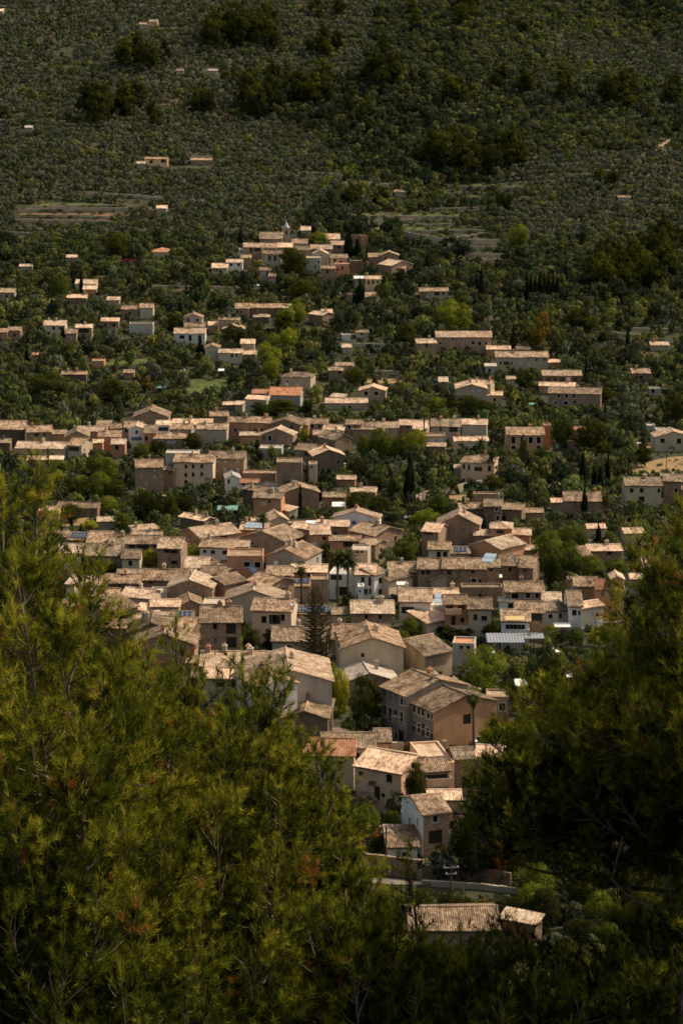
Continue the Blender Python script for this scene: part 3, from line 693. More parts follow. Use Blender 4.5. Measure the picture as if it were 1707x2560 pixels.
# --- town: upper left block
h('E','s',-10,-10,160,-8,-30,5,'cr','lt',[],'pale house glimpsed left of the leading pine tip')
h('E','s',130,214,238,214,163,6.5,'cr','tn',[(155,238,26,26,'f')])
SOLA = h('E','s',240,238,400,242,178,6,'pk','tn',[],'house with a wide dark solar array on its roof','the solar roof at left')
h('E','s',402,260,588,264,168,6.5,'st','tn',[]); 
h('E','s',590,270,820,272,204,7,'pk','tn',[(700,293,24,36,'l'),(785,295,50,34,'k')]); h('E','s',822,272,1003,274,204,7,'st','tn',[(880,298,44,32,'s'),(930,300,14,34,'l'),(985,295,26,34,'k')],lm='the long terrace of brown roofs')
h('E','s',1005,310,1200,314,222,9,'pk','tn',[(1080,332,26,28,'s'),(1145,334,30,32,'s'),(1145,430,26,30,'s')],'tall pinkish house with open dark shutters between round trees','the open shutter house')
h('E','s',780,206,1030,208,180,5,'ta','lt',[]) ; h('E','m',805,162,1005,142,118,4,'ta','lt',[(850,168,60,14,'k'),(930,162,60,16,'k')],'rooftop pavilion with a pale slab roof',name='pavilion')
h('F','s',0,365,283,374,298,7,'wh','tn',[(110,410,34,26),(215,412,44,30),(40,405,26,26)],'long white walled house under a brown hipped roof','the long white walled house')
h('F','s',286,366,410,367,318,7,'wh','lt',[(370,400,16,36)])
h('E','s',150,347,352,352,276,7,'cr','lt',[(220,374,36,26),(300,395,34,50)])
h('E','s',385,372,695,372,278,7,'st','tn',[(560,400,26,26,'b')],lm='the wide roof by the round tree')
h('E','s',700,397,850,397,325,7,'cr','tn',[(772,437,30,44,'f')])
h('E','s',20,352,148,352,300,6,'ta','tn',[]); h('E','s',-40,430,100,425,380,6,'cr','tn',[])
h('E','s',1230,476,1420,480,388,6,'pk','lt',[],lm='the broad pale roof')
h('F','s',100,535,215,535,488,5,'ta','tn',[])
h('E','s',842,582,1300,584,500,5.5,'st','br',[(945,597,30,26,'k')],'very long dark tiled roof across the left of town','the very long dark roof',d=9)
h('E','s',552,607,850,609,535,5.5,'sd','br',[(770,632,36,30,'l'),(680,625,20,20)]); h('E','s',660,535,825,537,512,6,'st','lt',[])
h('E','s',430,627,560,629,550,5,'sd','br',[]); h('E','s',225,612,295,618,540,6,'cr','lt',[]); h('E','s',190,802,312,806,770,4,'og','lt',[])
h('F','s',0,600,205,604,530,8,'pk','tn',[(110,690,90,70,'k')],'pinkish house with a big dark opening under twin roof panels',lm='the big opening house')
h('E','g',1085,645,1470,652,580,7.5,'pk','lt',[],'broad brown stone gable without windows, left of town','the broad windowless gable',d=9)
h('E','f',940,690,1083,690,None,6,'gr','gy',[],'grey rooftop terrace block beside the broad windowless gable',d=6)
h('E','s',690,722,930,738,655,6.5,'ta','lt',[]); h('E','s',430,717,660,720,655,5,'st','tn',[])
h('E','s',580,862,835,800,722,7,'pk','tn',[],'skewed house with a bright patched roof at left','the skewed patched roof',d=10)
h('E','m',825,835,1015,845,785,4.5,'og','lt',[]); h('E','s',950,807,1186,808,750,5.5,'cr','lt',[],'house with a bright pinkish ribbed roof','the bright ribbed roof')
h('E','g',1190,796,1380,790,755,5,'st','br',[],d=7)
h('F','f',20,848,188,850,None,4.5,'cr','gy',[(65,877,24,26),(153,877,24,26)],'small cream cabin with two square windows on the roofs','the cream roof cabin',d=6)
h('E','s',860,907,985,907,858,5,'st','br',[]); h('E','s',985,907,1125,907,872,5,'ta','lt',[]); SOLB = h('E','s',1130,915,1300,915,850,5,'ta','br',[])
h('E','s',750,980,1285,1010,912,5,'sd','br',[],'long low brown ribbed roof above the front gables','the long low ribbed roof',d=9)
h('E','s',490,990,745,990,935,5,'sd','br',[])
h('E','g',750,1030,1150,1028,948,6.5,'st','tn',[],'front stone gable above another gable at left','the upper front gable',d=8)
h('E','g',800,1128,1315,1132,1042,7.5,'pk','tn',[],'lower front stone gable behind the cone bearing pine tip','the lower front gable',d=8)
h('F','s',8,1012,352,1008,890,10.5,'pk','tn',[(130,1043,34,40),(265,1062,78,86,'k'),(132,1165,28,50,'b'),(270,1180,78,90,'k')],'old plaster house with a tall dark loggia in mid town','the dark loggia house',d=11)
h('F','m',15,1165,225,1230,1150,3.5,'gr','gy',[],ch=0)
# town centre
h('F','s',0,288,340,244,188,7,'og','lt',[(200,285,60,40,'k')],lm='the upper cluster of pale roofs'); SKY = h('F','s',340,218,562,226,163,6.5,'og','lt',[(500,240,22,18,'l')],'orange house with grey glass panels on its roof','the glass panelled roof')
h('F','f',430,142,600,142,None,5,'ta','lt',[],d=5); h('F','g',605,142,748,136,95,7,'ta','lt',[],d=8)
h('F','f',740,162,1025,162,None,5,'sd','br',[],d=5)
h('F','s',455,335,715,330,255,6,'ta','tn',[])
h('F','s',722,322,898,262,205,8,'pk','tn',[(745,325,16,34,'k'),(790,312,16,34,'k'),(840,295,16,34,'k')],'brown house turned to the right with slatted windows','the turned brown house',d=12)
h('F','s',945,262,1105,260,175,9,'og','lt',[(985,275,20,34,'l'),(1057,292,24,28),(985,335,30,40,'l'),(1060,345,20,34,'l')],'ochre orange house with pale shutters','the ochre house',d=9)
h('F','s',770,200,945,222,170,8,'pk','lt',[])
h('F','m',1000,190,1262,192,140,7,'st','lt',[(1155,255,26,22)],'brown stone house left of white barn',lm='the stone house by the white barn')
h('F','s',1268,228,1490,272,175,6,'pk','tn',[]); h('F','s',1105,314,1365,314,276,7.5,'og','tn',[(1250,342,30,40,'s'),(1312,347,30,36,'s')]); h('F','s',1367,332,1492,350,300,7.5,'st','tn',[(1410,367,24,28,'f')])
h('F','s',400,352,722,362,290,5.5,'cr','lt',[]); h('F','s',722,402,945,408,344,6.5,'cr','tn',[(880,440,18,24,'f')])
BARN = h('B','g',1200,1234,1555,1244,1187,8.5,'wh','lt',[(1362,1277,28,28,'b'),(1492,1278,28,30,'b')],'white gabled barn house with two small blue windows','the white gabled barn',d=5)
h('F','f',228,440,535,440,None,9,'og','tn',[(400,515,48,42,'f'),(490,518,46,48,'f')],'orange flat roofed block with two pale framed windows','the orange flat block',d=8)
h('F','m',235,560,370,530,515,5,'ta','lt',[(300,590,14,26),(350,585,22,30)])
h('F','g',565,440,895,468,392,8,'gr','tn',[],'grey rendered gable without windows in mid town','the grey windowless gable',d=10)
h('F','s',567,607,776,609,535,6.5,'pk','tn',[(665,625,28,26),(745,625,30,26)],lm='the twin window brown house')
h('F','s',780,580,1075,582,520,6,'og','lt',[(925,607,26,24,'f'),(1000,607,26,24,'f')],'orange house with a bright roof left of palms','the bright roof by the palms')
SOLC = h('F','s',702,700,940,700,650,5.5,'ta','tn',[(810,750,96,56,'l')],'house with wide pale shutters and a row of solar panels','the shuttered solar house')
h('F','f',942,642,1092,642,None,10,'pk','tn',[],d=5)
h('F','s',212,692,400,650,610,8,'pk','tn',[],'brown stone house turned left, right of the big opening house',lm='the turned stone house'); h('F','s',402,652,600,696,608,8.5,'pk','tn',[])
h('F','g',215,812,690,818,738,7,'ta','lt',[(403,820,26,20,'f')],'wide bright low pitched gable in the centre of town','the wide bright gable',d=8)
h('F','s',440,908,778,918,836,9.5,'cr','tn',[(545,983,40,54,'d'),(637,982,44,74,'s'),(705,967,34,50,'d')],'cream house with open dark shutters on its middle window','the cream shuttered house',d=9,ch=1)
SOLD = h('F','s',785,938,1140,938,870,7,'ta','br',[(830,980,14,30)],'long house covered in solar panels behind tall conifer','the solar house behind the conifer'); h('F','s',1130,942,1245,942,890,7.5,'ta','tn',[(1208,1035,16,40)])
h('F','s',1290,932,1645,932,848,8.5,'pk','lt',[(1415,962,26,38),(1533,960,26,38)],'stone house with a light ribbed roof below palms','the light ribbed roof house',d=9)
h('F','s',615,1170,1080,1172,1066,6.5,'cr','br',[(755,1235,36,60,'k')],'long brown ribbed roof house left of the great conifer base',lm='the long brown roof',d=10)
h('F','s',1125,1152,1600,1158,1064,7,'pk','br',[],'wide brown ribbed roof behind the big cream gable','the brown roof behind the cream gable',d=10)
h('F','f',1100,592,1345,600,None,11.5,'wh','gy',[(1160,625,90,46,'k'),(1215,745,110,76,'k'),(1140,745,26,76,'k')],'white modern block behind the two tall palms','the white palm block',d=9,hk=.5)
h('G','s',-40,603,118,606,545,11.5,'wh','lt',[(22,643,30,40),(92,660,46,70,'m'),(48,745,30,46),(90,745,26,46)],'white house with dark double balconies right of palms','the white balcony house',d=9,swr='none',hk=.5)
h('G','s',120,610,230,582,545,11.5,'wh','lt',[(175,650,36,42),(175,747,36,42)],d=7,hk=.5)
h('F','f',1345,702,1396,702,None,6,'wh','gy',[(1355,742,16,20)],d=3)
h('F','f',1280,388,1428,392,None,13,'ta','gy',[(1340,405,9,10),(1360,405,9,10),(1380,405,9,10),(1340,430,9,10)],'tan square dovecote tower with small round holes','the tan dovecote tower',d=6,name='tower')
# town right
h('G','g',655,172,1015,180,94,9.5,'st','lt',[],'great dark stone gabled barn with bright verge','the great gabled barn',d=8,name='barn',ch=1)
h('G','s',525,232,665,242,185,8.5,'pk','lt',[(550,250,8,24),(578,250,8,24),(604,250,8,24)],d=8)
h('G','s',972,268,1125,270,225,6.5,'st','lt',[]); h('G','p',1110,207,1290,210,165,9,'og','lt',[(1190,237,60,30,'k')],'orange tower house with a pale pyramid roof','the orange tower house',name='tower_house',d=7)
h('G','s',1195,388,1402,335,285,6.5,'og','lt',[],'skewed pale roofed orange house on the right','the skewed orange house',d=9); h('G','s',1270,262,1445,266,215,6,'og','lt',[]); h('G','s',1412,392,1492,396,368,4.5,'og','lt',[])
h('G','s',580,387,762,390,327,6.5,'cr','tn',[(668,430,32,44),(722,428,30,38)],'cream house with two dark windows above the long stone row','the cream house over the stone row')
SOLE = h('G','s',765,422,928,422,368,4.5,'ta','tn',[],'low annexe with a white framed solar panel set')
h('G','s',240,578,490,580,500,6.5,'st','tn',[]); h('G','s',492,555,700,558,470,8.5,'st','tn',[(535,585,20,34),(578,580,30,34)],lm='the left end of the stone row')
h('G','s',702,552,828,554,468,9,'st','tn',[(758,582,34,46,'k'),(790,582,10,46,'l')]); h('G','s',830,554,1060,556,468,9,'st','tn',[(960,573,26,34),(968,652,40,34,'f'),(1020,655,16,26)],'right part of long stone row with a framed ground window','the long stone row')
h('G','s',1062,542,1185,542,470,9,'pk','tn',[(1115,557,34,34,'f'),(1160,590,44,36,'m')]); h('G','s',1187,526,1350,528,445,7,'st','tn',[(1277,560,20,34)]); h('G','s',1352,542,1470,548,450,7,'st','tn',[(1400,570,16,14)])
h('G','m',245,658,445,612,595,6,'cr','tn',[],'cream walled courtyard house with patio parasol','the cream courtyard house',d=4)
h('G','g',600,648,845,650,602,5.5,'ta','tn',[(770,668,40,36,'b')],'small tan gabled annexe in front of stone row','the small tan annexe',d=5)
h('G','f',862,708,1210,708,None,6,'st','tn',[(1020,780,24,26)],d=4)
h('G','s',335,832,600,836,744,9.5,'wh','lt',[(405,905,100,56,'k')],'big white house with bright ribbed roof and sun terrace','the big white house',d=10,side='gr',ch=1)
h('G','f',478,862,725,862,None,8,'wh','gy',[(570,925,100,40,'m')],'white box extension with a band of four windows','the white box extension',d=5)
h('G','s',505,772,835,766,735,6,'ta','lt',[]); 
ORB = h('G','s',718,857,905,857,775,9.5,'og','br',[(760,885,60,34,'k'),(860,885,50,34,'k'),(795,1000,34,80,'k'),(870,990,30,40)],'narrow orange house with stacked balconies','the orange balcony house of town',d=7)
h('G','s',922,895,1115,896,815,8.5,'cr','tn',[(980,967,32,50,'k'),(1055,973,46,36,'d')],'cream two storey house right of the orange balconies','the cream balcony neighbour',d=8)
h('G','m',568,1018,770,978,960,5,'cr','lt',[(676,1070,42,54,'g')],'cream annexe with a green door and pale lean-to roof','the green door annexe',d=6,ch=0)
AWN = h('G','s',1205,997,1440,1000,892,8,'wh','tn',[(1320,1048,155,40,'m'),(1245,1115,30,22),(1330,1120,50,18)],'white house with a glazed verandah under a yellow awning','the awning house',d=8)
h('G','p',1185,827,1325,829,804,4.5,'wh','gy',[(1280,866,40,40)],'tiny white rooftop cabin with hipped slab roof','the white rooftop cabin',name='cabin',cat='house')
h('G','s',1240,752,1560,750,704,7,'pk','tn',[(1318,785,56,42,'f'),(1428,780,36,42,'f'),(1507,780,36,42,'f')],'pinkish house with three white framed windows','the three window house',d=8,side='cr')
h('G','s',1330,928,1560,928,860,8,'st','tn',[(1490,965,110,60,'k')],'house with a dark open verandah','the dark verandah house',d=8)
h('H','s',372,828,520,830,760,7,'ta','lt',[]); h('H','s',390,912,500,914,850,7,'wh','tn',[(437,958,30,38)])
h('H','s',502,914,592,900,830,7,'wh','tn',[(523,952,30,38)])
h('H','s',594,870,705,870,785,9,'wh','tn',[(640,925,36,44),(687,930,24,40)],'white house with a steep side wall and two windows','the white steep sided house',d=11,swl='none')
h('H','s',700,892,885,862,838,6.5,'gr','lt',[(838,945,34,36,'f'),(785,945,24,50,'l')],'low grey house with one white framed window','the low grey house')
h('H','s',640,702,830,704,630,9,'pk','tn',[]); h('H','g',726,700,826,690,645,9,'gr','tn',[],d=6)
h('H','s',830,732,1055,734,655,10,'og','rd',[(882,772,24,44,'b'),(945,770,24,44,'b'),(1013,770,24,44,'b')],'orange town house with three blue grey shuttered windows','the orange town house',d=8)
h('H','g',960,640,1055,640,600,13,'og','lt',[],'slim orange tower behind orange town house','the slim orange tower',d=5,name='tower')
h('H','f',585,640,622,640,None,9,'st','tn',[],d=3)
h('H','s',765,402,1045,396,350,5,'pk','lt',[(940,420,30,24)],lm='the house behind the big trees'); h('H','s',700,446,782,440,368,5,'st','tn',[]); h('H','s',1240,540,1360,538,462,6,'st','lt',[]); h('H','s',1070,252,1230,248,210,4,'ta','lt',[]); h('H','s',755,210,900,208,180,3,'cr','lt',[]); h('H','s',1120,640,1300,640,600,5,'ta','lt',[])
# --- front group
h('I','s',272,460,370,462,380,8,'pk','tn',[(315,480,30,34,'k')]); h('I','s',372,462,655,466,380,8.5,'cr','lt',[(512,518,68,40,'k'),(625,500,30,30)],'cream wing with a stepped ribbed roof behind the pines','the stepped roof wing',ch=0)
h('I','s',345,357,650,360,262,10,'og','lt',[],'long front roof of bright ribbed tiles','the long front roof',d=9,ch=2)
h('I','s',650,357,1000,362,262,9,'og','lt',[],d=9,ch=2); h('I','s',225,330,330,335,290,8,'pk','tn',[])
h('I','g',735,500,1465,488,392,14,'gr','lt',[],'huge blank grey gable wall rising above the pines','the huge grey gable',hk=.66,d=15,ch=3,swr='none')
h('I','s',655,440,855,545,392,9,'wh','tn',[(730,525,26,60,'s'),(795,565,40,70,'s')],'white wing with brown shutters in front of huge grey gable','the shuttered white wing',d=7,hk=1.15)
h('I','g',1040,800,1428,808,745,7,'sd','tn',[],'dark slate coloured barn below the huge grey gable','the dark low barn',d=12,name='barn',ch=1)
h('J','g',216,188,690,178,105,10,'cr','tn',[(381,235,20,30,'k'),(495,338,72,58,'k')],'big cream gabled house with one small and one large opening','the big cream gable',d=12,ch=2,swl=[(1.5,2.2,6,8,'k'),(4,4.7,6,8,'k'),(7,7.7,6,8,'k'),(2.5,3.2,2.5,4.5,'k'),(6,6.7,2.5,4.5,'k')])
h('J','g',215,450,650,432,372,5,'st','gy',[],'low building with pale roof below the big cream gable','the low pale roof',d=9,ch=1)
h('J','s',850,242,1058,200,112,6.5,'ta','tn',[],'stone barn with a large plain hipped roof','the large plain roof',d=12,name='barn',ch=0,swl=[(2,3,1,4.5,'k'),(5,6,1,4.5,'k')])
h('J','m',945,275,1056,262,238,4,'og','tn',[],ch=0)
h('G','f',785,1182,970,1188,None,11,'gr','rd',[(860,1222,10,12),(888,1222,10,12),(918,1222,10,12),(938,1245,16,20)],'pale grey square tower with three round holes under its cap','the grey dovecote tower',d=5,name='tower')
BLA = h('J','s',520,472,714,547,398,11.5,'dg','tn',[(547,515,14,50,'b'),(590,540,14,50,'b'),(632,560,14,50,'b'),(676,582,14,50,'f'),(706,592,10,40,'f'),(547,655,14,85,'f'),(588,680,14,100,'f'),(632,690,14,90,'f'),(673,710,14,90,'f'),(545,805,14,70,'f'),(588,830,16,90,'f'),(632,860,14,90,'f'),(668,860,30,110,'k')],
  'tall grey end of long many windowed mansion','the many windowed mansion',d=13,ch=2,swr='none',name='mansion')
BLB = h('J','s',716,580,916,664,522,10,'dg','tn',[(735,632,12,46,'f'),(768,640,12,46,'f'),(805,658,12,46,'f'),(835,668,12,46,'f'),(875,690,12,40,'f'),(905,700,8,40,'f'),(735,755,12,60,'f'),(765,775,12,70,'k'),(805,785,12,70,'f'),(835,800,12,90,'k'),(870,815,12,60,'f'),(903,850,12,80,'k'),(733,900,14,70,'f'),(765,912,14,70,'f'),(800,925,14,60,'f')],
  'long grey facade wing ending in an orange brick gable','the brick ended wing',d=13,ch=0,swr=[(6,7.6,4.2,6,'k')],name='mansion',sider='br')
h('J','s',935,492,1172,530,470,7,'pk','lt',[(1075,545,26,20,'k')],ch=2)
h('J','f',1310,545,1480,548,None,7,'pk','tn',[(1358,625,42,54,'f'),(1432,625,42,54,'f')],'brown flat house with two framed windows right of the palm','the brown flat house',d=5)
h('J','s',80,935,470,932,842,7,'cr','tn',[(340,993,34,46)],'brown roofed cream house above the red tiled house','the brown roofed front house',d=8,ch=0); h('J','s',472,890,585,890,830,7,'pe','tn',[(508,965,72,46,'k')],d=7,ch=0)
h('J','s',-60,990,315,994,920,9,'cr','rd',[(210,1055,42,44),(206,1182,34,44),(95,1060,30,40)],'cream house with a red tiled roof at the pine edge','the red tiled house',d=9,ch=0)
PEA = h('J','s',320,1068,672,1128,990,9.5,'pe','lt',[(372,1130,38,32),(470,1148,34,40,'l'),(580,1163,42,56),(490,1275,40,100,'k'),(535,1293,12,20)],'peach house with a mottled pale roof in front','the peach front house',d=10,ch=0)
BAL = h('J','s',832,1118,1030,1106,1088,8.5,'ta','tn',[(930,1158,170,46,'k')],'house with a dark glazed balcony behind the small cypress','the dark glazed balcony house',d=7,ch=0)
h('J','f',858,1052,1072,1040,None,8,'pe','lt',[],'bright flat terrace roof right of the peach house','the bright flat terrace',d=12)
h('J','s',1075,1022,1225,1016,938,8,'pk','tn',[]); h('J','s',1227,994,1400,1006,922,8,'pk','lt',[(1285,1035,34,40,'f')],lm='the house behind the right pine')
h('K','s',735,252,935,252,195,6,'ta','lt',[],'patchy pale roof between cypress and right pine',ch=0)
h('K','s',702,347,868,328,258,9,'pk','tn',[(778,372,28,40,'f'),(780,487,80,84,'k'),(776,605,32,50,'f')],'narrow stone fronted house with white side gable by road','the white sided stone house',d=9,ch=0,side='wh',swl=[(2,2.6,6.3,6.9,'k'),(3,3.6,3,4.4,'k'),(6.4,6.9,4,5.4,'k')])
h('K','m',478,552,665,548,502,3.5,'wh','br',[(590,597,42,30,'k')],'low white annexe with a dark mono pitched roof','the low white annexe',d=6,ch=0)
h('K','s',622,1078,1175,1072,968,6,'pk','br',[(1137,1107,62,32,'k')],'stone farmhouse with brown ribbed roof at picture bottom','the bottom farmhouse',d=9,ch=0)
h('K','m',1190,1000,1408,1040,985,5,'sd','lt',[],'lean-to with a bright slanting roof at bottom farmhouse',d=2.4,ch=0)
# scattered far dwellings on the hill
for a in [(660,725,765,725,718,5,'pe','tn',[(690,737,14,12),(745,735,20,12,'k')]),(625,745,660,745,738,3,'ta','lt',[]),(870,730,965,730,722,3,'st','tn',[]),(635,112,685,112,104,2.4,'ta','tn',[]),(680,100,718,100,90,4,'pe','tn',[]),
          (805,322,835,322,316,2,'ta','tn',[]),(950,322,990,322,316,2,'gr','gy',[]),(715,950,760,950,938,3,'ta','lt',[]),(-5,52,15,52,42,3,'ta','lt',[]),(115,582,148,582,574,3,'ta','gy',[])]:
    h('U','s',*a)
for a in [(250,880,292,880,870,2.4,'ta','tn',[]),(1270,903,1325,903,898,2,'ta','tn',[])]:
    h('V','s',*a)
if BLB: RECTS.append((1084, 1185, 1762, 1885, BLB['c'][1]))
del h
# ------------------------------------------------------------------ terrain
def terrain():
    ys = np.concatenate([np.arange(-190, 260, 8.0), np.arange(260, 900, 7.0), np.arange(900, 2950, 14.0)])
    nt = 121; V = []; 
    for Y_ in ys:
        w = 260 + 0.45*max(Y_, 0)
        xs = np.linspace(-w, w, nt)
        z = ground(xs, np.full(nt, Y_))
        V += list(zip(xs.tolist(), [float(Y_)]*nt, z.tolist()))
    Fc = [(j*nt+i, j*nt+i+1, (j+1)*nt+i+1, (j+1)*nt+i) for j in range(len(ys)-1) for i in range(nt-1)]
    me = bpy.data.meshes.new('ground'); me.from_pydata(V, [], Fc); me.materials.append(MAT['ground'])
    for p in me.polygons: p.use_smooth = True
    o = link('ground', me); tag(o, 'dark earthy valley floor rising into the wooded hillside', 'ground', kind='structure')
terrain()
AVOID = []    # screen polygons kept free of trees (fields, roads)
def patch(name, mat, t, poly, label, lift=.12, avoid=True, sub=10):
    """ground-hugging sheet over a field: polygon given as quads strip of (x,ytop,ybottom)"""
    V = []; Fc = []; nv = sub
    pts = []
    for i in range(len(poly)-1):
        a, b = poly[i], poly[i+1]
        for k in range(sub): 
            f = k/sub; pts.append(tuple(a[j]+(b[j]-a[j])*f for j in range(3)))
    pts.append(poly[-1])
    for x, ya, yb in pts:
        xx, sa = T(t, x, ya); sb = T(t, x, yb)[1]
        A = hit(xx, sa); B = hit(xx, sb)
        for k in range(nv+1):
            q = B+(A-B)*k/nv; V.append((q[0], q[1], float(ground(q[0], q[1]))+lift))
    for i in range(len(pts)-1):
        for k in range(nv):
            a = i*(nv+1)+k; Fc.append((a, a+nv+1, a+nv+2, a+1))
    me = bpy.data.meshes.new(name); me.from_pydata(V, [], Fc); me.materials.append(MAT[mat])
    o = link(name, me); tag(o, label, name.replace('_', ' '), kind='structure')
    if avoid: AVOID.append([(T(t, x, ya), T(t, x, yb)) for x, ya, yb in pts])
    return o
patch('road','asphalt','K',[(300,735,775),(500,752,792),(760,778,800),(1000,796,812),(1300,830,850)],'sunlit village road passing below the white sided house', .15)
patch('field','dry_grass','D',[(930,985,1010),(1090,960,1000),(1200,900,990),(1350,855,1000),(1500,830,1000),(1650,825,1000)],'golden dry hillside terrace at the right')
patch('field','dry_grass','D',[(20,1070,1140),(250,1040,1150),(480,1015,1160),(660,1020,1110),(980,1010,1090)],'dry orchard terrace with small bushes')
AVOID.pop()
patch('field','dry_grass','C',[(700,1065,1130),(880,1060,1130)],'dry grass beside the stone wall')
patch('track','paving','C',[(430,1095,1115),(700,1015,1035),(960,985,1000)],'pale path climbing past the big cypress')
patch('field','green_grass','M',[(-110,1070,1160),(30,1068,1165),(180,1075,1140)],'bright green vegetable field')
patch('field','green_grass','L',[(690,945,975),(1000,935,970)],'green netted garden plot')
patch('field','dry_grass','E',[(170,70,130),(420,50,110)],'dry grass plot with thin cypresses')
patch('field','dry_grass','C',[(50,150,185),(360,150,185)],'dry garden strip below the long shed')
patch('field','dry_grass','D',[(1150,745,775),(1400,740,775)],'strip of scorched grass', .12)
patch('terrace','dry_grass','D',[(1330,595,615),(1568,600,625)],'pale terraced ground', .12)
# town paving seen in the gaps
patch('street','paving','J',[(30,790,900),(300,780,860),(520,800,850)],'small shaded street by the grey mansion', .14, False)
# ------------------------------------------------------------------ dry stone walls and terraces
def wall_line(t, pts, hgt, label, mat='wall_st', lm=None, name='stone_wall', cat='wall', thick=.5, group=None):
    mb = MB(); W3 = []
    for k in range(len(pts)-1):
        n = 5
        for i in range(n+(1 if k == len(pts)-2 else 0)):
            f = i/n; x = pts[k][0]+(pts[k+1][0]-pts[k][0])*f; y = pts[k][1]+(pts[k+1][1]-pts[k][1])*f
            q = hit(*T(t, x, y), 0); W3.append(q)
    base = W3[len(W3)//2]
    for i in range(len(W3)-1):
        a = W3[i]-base; b = W3[i+1]-base; dv = b-a; L = math.hypot(dv[0], dv[1]); nn = np.array([-dv[1], dv[0], 0])/L*thick
        wob = random.uniform(-.06, .06)
        za = float(ground(*W3[i][:2]))-base[2]; zb = float(ground(*W3[i+1][:2]))-base[2]
        lo = min(za, zb)-.6; top = max(za, zb)+hgt+wob
        mb.hexa([(a[0],a[1],lo),(b[0],b[1],lo),(b[0]+nn[0],b[1]+nn[1],lo),(a[0]+nn[0],a[1]+nn[1],lo)], (0,0,top-lo))
    o = mb.build(name, mat); o.location = base.tolist()
    X_, Y_ = T(t, pts[len(pts)//2][0], pts[len(pts)//2][1])
    if label: tag(o, label, cat, group)
    else: o['category'] = cat; PEND.append((o, X_, Y_, 'dry stone terrace wall'));
    if group: o['group'] = group
    if lm: LM.append((X_, Y_, lm))
    return o
wall_line('J',[(590,990),(800,985),(1010,975)],2.2,'plain rendered garden wall in front of the many windowed mansion','wall_cr','the mansion garden wall')
wall_line('K',[(335,715),(480,735),(700,760)],3.0,'tall stone retaining wall above the sunlit road','wall_st','the road retaining wall')
wall_line('K',[(700,765),(930,770),(1250,815)],2.4,'shaded retaining wall behind the road at right','wall_sd')
wall_line('K',[(690,800),(1000,818),(1300,850)],.9,'low parapet wall along the near edge of the road','wall_ta')
wall_line('C',[(430,1130),(560,1080),(700,1050),(900,1010),(960,1000)],2.2,'pale stone wall climbing right from the big cypress','wall_ta','the pale climbing wall')
wall_line('D',[(0,1155),(220,1150),(430,1175)],1.5,'stone terrace wall under the dry orchard','wall_st'); wall_line('D',[(160,1065),(330,1045),(480,1020),(650,1058)],1.1,'curved stone wall above the dry orchard','wall_ta')
wall_line('D',[(950,1020),(1300,1035),(1400,1040)],1.6,'stone terrace wall below the golden slope','wall_st'); wall_line('D',[(950,950),(1100,935),(1230,900)],1.4,'broken stone wall left of the golden slope','wall_ta')
wall_line('D',[(270,945),(490,950)],1.6,'overgrown pale stone wall right of the poplar','wall_ta')
wall_line('C',[(230,905),(560,935),(740,935)],1.8,'long stone wall left of the peach villa','wall_st')
TG = 'dry stone terrace walls on the hill'
for t, pts, hg in [('N',[(-100,95),(250,95),(470,92)],1.6),('N',[(120,130),(260,140),(480,105)],1.2),('N',[(0,125),(250,168),(560,170)],3.4),('N',[(200,187),(560,190)],1.8),('N',[(360,228),(600,230)],1.8),('N',[(340,258),(600,262)],1.8),('N',[(430,288),(590,290)],1.3),
    ('N',[(-190,60),(300,55)],1.1),('N',[(-190,30),(280,32)],1.0),('U',[(85,965),(550,960),(700,968)],1.5),('U',[(85,992),(300,990),(560,1000)],1.4),('U',[(160,946),(480,942),(690,955)],1.0),('U',[(90,1012),(500,1018)],1.4),
    ('U',[(390,890),(560,900),(745,915)],1.6),('L',[(40,115),(330,135)],1.2),('L',[(990,468),(1440,475)],1.0),('L',[(1440,478),(1568,482)],1.0),('L',[(640,415),(800,405)],1.2),('V',[(0,845),(250,850)],1.2),('V',[(480,860),(860,868)],1.6),('V',[(470,910),(680,912)],1.2),
    ('V',[(400,962),(680,960)],1.2),('V',[(0,995),(560,1000)],1.2),('U',[(870,722),(970,722)],1.4),('U',[(800,772),(1080,775)],1.1),('V',[(640,490),(700,495)],1.2),('M',[(1000,855),(1240,862)],1.5),('M',[(1140,1035),(1300,1040)],1.5),
    ('N',[(1170,660),(1340,680)],1.4),('N',[(1280,635),(1560,640)],1.1),('V',[(1440,690),(1520,640)],1.2),('U',[(280,570),(380,575)],1.1),('U',[(240,240),(330,245)],1.1),('U',[(20,285),(110,288)],1.1),('U',[(0,30),(90,32)],1.1),('U',[(1360,795),(1560,798)],1.1)]:
    wall_line(t, pts, hg, None, 'wall_ta', group=TG)
    AVOID.append([((T(t, x, y)[0], T(t, x, y)[1]-4), (T(t, x, y)[0], T(t, x, y)[1]+1)) for x, y in pts])
for t, poly, m in [('N',[(-190,62,90),(470,62,90)],'green_grass'),('N',[(200,176,186),(560,180,188)],'dry_grass'),('N',[(360,218,226),(600,220,228)],'dry_grass'),('N',[(340,248,256),(600,252,260)],'dry_grass'),
    ('U',[(85,972,984),(560,972,986)],'red_earth'),('U',[(85,950,960),(690,946,956)],'green_grass'),('U',[(85,998,1008),(500,1002,1014)],'red_earth'),('U',[(160,925,940),(480,925,940)],'green_grass'),
    ('V',[(480,840,860),(860,842,862)],'green_grass'),('V',[(470,892,908),(680,892,908)],'green_grass'),('V',[(0,975,992),(560,980,998)],'green_grass'),('L',[(990,455,466),(1500,462,474)],'green_grass')]:
    patch('terrace', m, t, poly, 'grassy farming terrace on the hillside', .1, True, 6)
